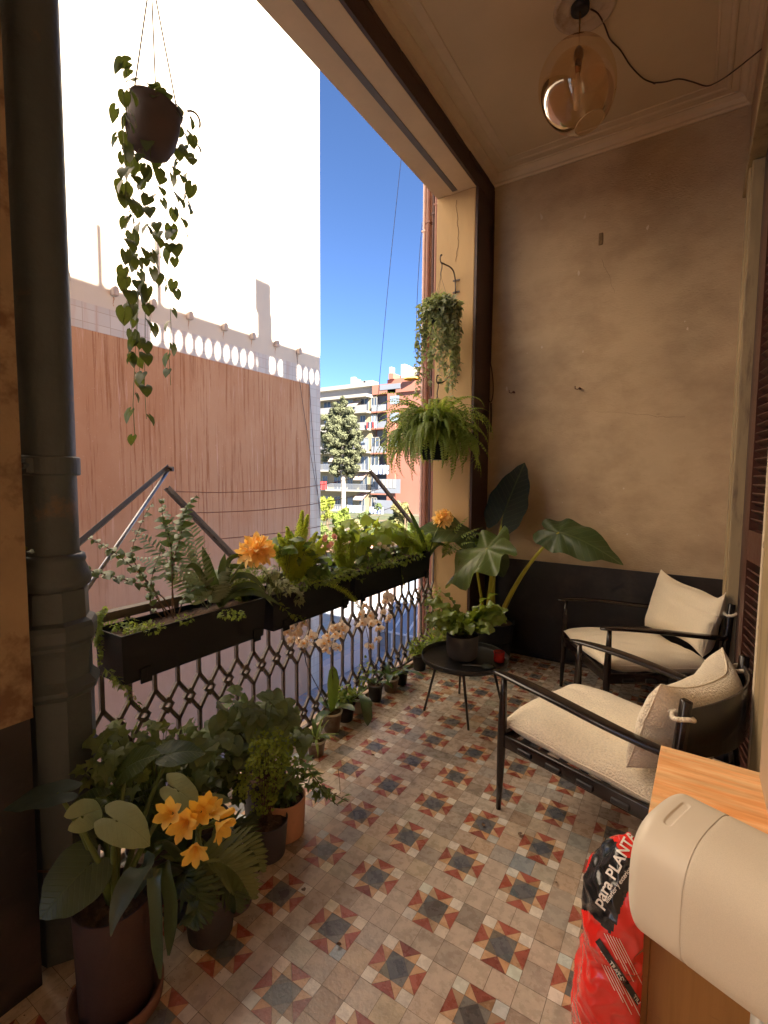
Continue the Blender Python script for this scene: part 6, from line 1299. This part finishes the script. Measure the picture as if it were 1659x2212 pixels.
b, rows = sgrid(.0808, LS, 40, 160, lambda s: kf(s) * (.992 if s < .0815 else 1.0)); b.faces.new(rows[-1]); obj('fabric_grille', b, spk_cloth, sk)
b, rows = sgrid(.0795, .0815, 2, 120, lambda s: .991); obj('seam', b, spk_body, sk)
b = B(); foot = S0 + e1 * .155; tube(b, [(foot.x, foot.y, .012), (foot.x, foot.y, foot.z - HH + .01)], .0125, 20); obj('pole', b, M('white_stand', (.62, .60, .55), .3, .04, 10), sk, True)
b = B(); lathe(b, [(.001, 0), (.13, 0), (.135, .004), (.13, .01), (.001, .012)], (foot.x, foot.y, 0), 40); obj('base_plate', b, bpy.data.materials['white_stand'], sk, True)
# ============================================================ soil bag leaning on the cabinet
from mathutils.bvhtree import BVHTree
bagm = M('red_bag_film', (.72, .025, .018), .20, .06, 6, .25, 30, spec=.6, coat=.4, rvar=.02); bagk = M('black_bag_film', (.012, .012, .014), .18, .1, 8, .25, 30, spec=.6, coat=.3, rvar=.02); wht = M('bag_print_white', (.75, .68, .62), .4, .05)
bg_ = thing('soil_bag', 'crumpled red and black bag of potting soil with white print, leaning on the cabinet', 'bag', (-.15, 1.33, 0))
def bagp(h, a):
    q = h / .62; wx = interp(((0, .085), (.12, .096), (.35, .092), (.52, .076), (.62, .086), (.80, .084), (.92, .060), (1, .018)), q); wy = interp(((0, .13), (.3, .15), (.52, .13), (.65, .14), (.85, .11), (1, .05)), q); e = 2.5; ca, sa = math.cos(a), math.sin(a)
    cx = -.130 + .030 * q ** 1.5; cy = 1.375 - .05 * q
    wx *= .93; wy *= .96; x = wx * math.copysign(abs(ca) ** (2 / e), ca); y = wy * math.copysign(abs(sa) ** (2 / e), sa); p = Vector((cx + x, cy + y, h)); o = Vector((x / wx, y / wy, 0)).normalized()
    rid = lambda v: .5 - abs(noise.noise(v)) * 2
    d = .014 * noise.noise(p * 7) + .013 * rid(Vector((p.x * 9 + p.z * 7, p.y * 9 - p.z * 5, p.z * 8))) + .007 * rid(p * 26) * (.3 + q)
    p = p + o * d + Vector((0, 0, .010 * noise.noise(p * 11 + Vector((3, 3, 3))) * q)); p.x = min(p.x, -.048); p.z = max(p.z, .001); return p
K = lambda x, y: at((2200 + x * .5407) * .54004, (2900 + y * .5407) * .54004, Y=1.26)
TO = K(378, 1360); TN = (CAM - TO).normalized(); TU = K(500, 1110) - TO; TU = (TU - TN * TU.dot(TN)).normalized(); TV = TN.cross(TU)
b = B(); H_, A_ = 150, 220; rows = []
for i in range(H_ + 1): rows.append([b.verts.new(bagp(.62 * i / H_, 2 * math.pi * j / A_)) for j in range(A_)])
for i in range(H_):
    for j in range(A_):
        f = b.faces.new((rows[i][j], rows[i][(j + 1) % A_], rows[i + 1][(j + 1) % A_], rows[i + 1][j])); f.smooth = True; c = f.calc_center_median(); u_ = (c - TO).dot(TU) + .01 * noise.noise(c * 15); v_ = (c - TO).dot(TV) + .008 * noise.noise(c * 12 + Vector((5, 0, 0)))
        f.material_index = 1 if -.034 + .10 * max(0, u_ - .06) < v_ < .062 and -.030 < u_ < .150 and (c - TO).dot(TN) > -.25 else 0
b.faces.new(rows[0][::-1]); b.faces.new(rows[-1]).material_index = 0
bvh = BVHTree.FromBMesh(b); obj('film', b, [bagm, bagk], bg_)
def decal(pts2, faces, O, U, V, m, name='print'):
    O = Vector(O); U = Vector(U).normalized(); Nn = (CAM - O).normalized(); U = (U - Nn * U.dot(Nn)).normalized(); V = Nn.cross(U); b = B(); ok = []
    for x, y in pts2:
        p = O + U * x + V * y; h, nn, _, dd = bvh.ray_cast(p + Nn * .2, -Nn); ok.append(b.verts.new(h + Nn * .0035) if h and (h - p).length < .25 else None)
    for f in faces:
        q = [ok[i] for i in f]
        if all(q) and len(set(q)) > 2:
            try: b.faces.new(q)
            except ValueError: pass
    obj(name, b, m, bg_)
def text2(s, size):
    cu = bpy.data.curves.new('lettering', 'FONT'); cu.body = s; cu.size = size; cu.offset = size * .02; o = bpy.data.objects.new('lettering', cu); C.objects.link(o); me = o.to_mesh(); t_ = B(); t_.from_mesh(me); bmesh.ops.triangulate(t_, faces=t_.faces); bmesh.ops.subdivide_edges(t_, edges=[e for e in t_.edges if e.calc_length() > size * .12], cuts=3); bmesh.ops.triangulate(t_, faces=t_.faces); 
    t_.verts.index_update(); pts = [(v.co.x, v.co.y) for v in t_.verts]; fs = [tuple(v.index for v in f.verts) for f in t_.faces]; t_.free(); o.to_mesh_clear(); bpy.data.objects.remove(o); bpy.data.curves.remove(cu); return pts, fs
def strip2(L_, w_, n=40): return [(L_ * i / n, w_ * s) for i in range(n + 1) for s in (-.5, .5)], [(2 * i, 2 * i + 2, 2 * i + 3, 2 * i + 1) for i in range(n)]
K = lambda x, y: at((2200 + x * .5407) * .54004, (2900 + y * .5407) * .54004, Y=1.26)
O_ = K(378, 1360); pts, fs = text2('para PLANTAS', .034); decal(pts, fs, O_, K(500, 1110) - O_, None, wht, 'lettering')
O_ = K(425, 1320); pts, fs = text2('interior y exterior', .013); decal(pts, fs, O_, K(500, 1215) - O_, None, wht, 'lettering')
O_ = K(350, 1590); decal(*strip2(.21, .014, 60), O_, K(640, 2030) - O_, None, bagk, 'black_stripe')
O_ = K(372, 1672); O_ = O_ + (CAM - O_).normalized() * .0012; pts, fs = text2('SUBSTRAT DE CULTIU', .0115); decal(pts, fs, O_, K(520, 1880) - O_, None, wht, 'lettering')
for q in range(12):
    O_ = K(400 + q * 22 - (q > 5) * 150, 1540 + q * 8 + (q > 5) * 180); pts, fs = strip2(.05 + .02 * (q % 3), .0016, 24); decal(pts, fs, O_, K(440, 1760) - K(360, 1600), None, wht, 'print_line')
b = B(); scr = []
for i in range(26): scr.append(bagp(.62, 2 * math.pi * i / 26))
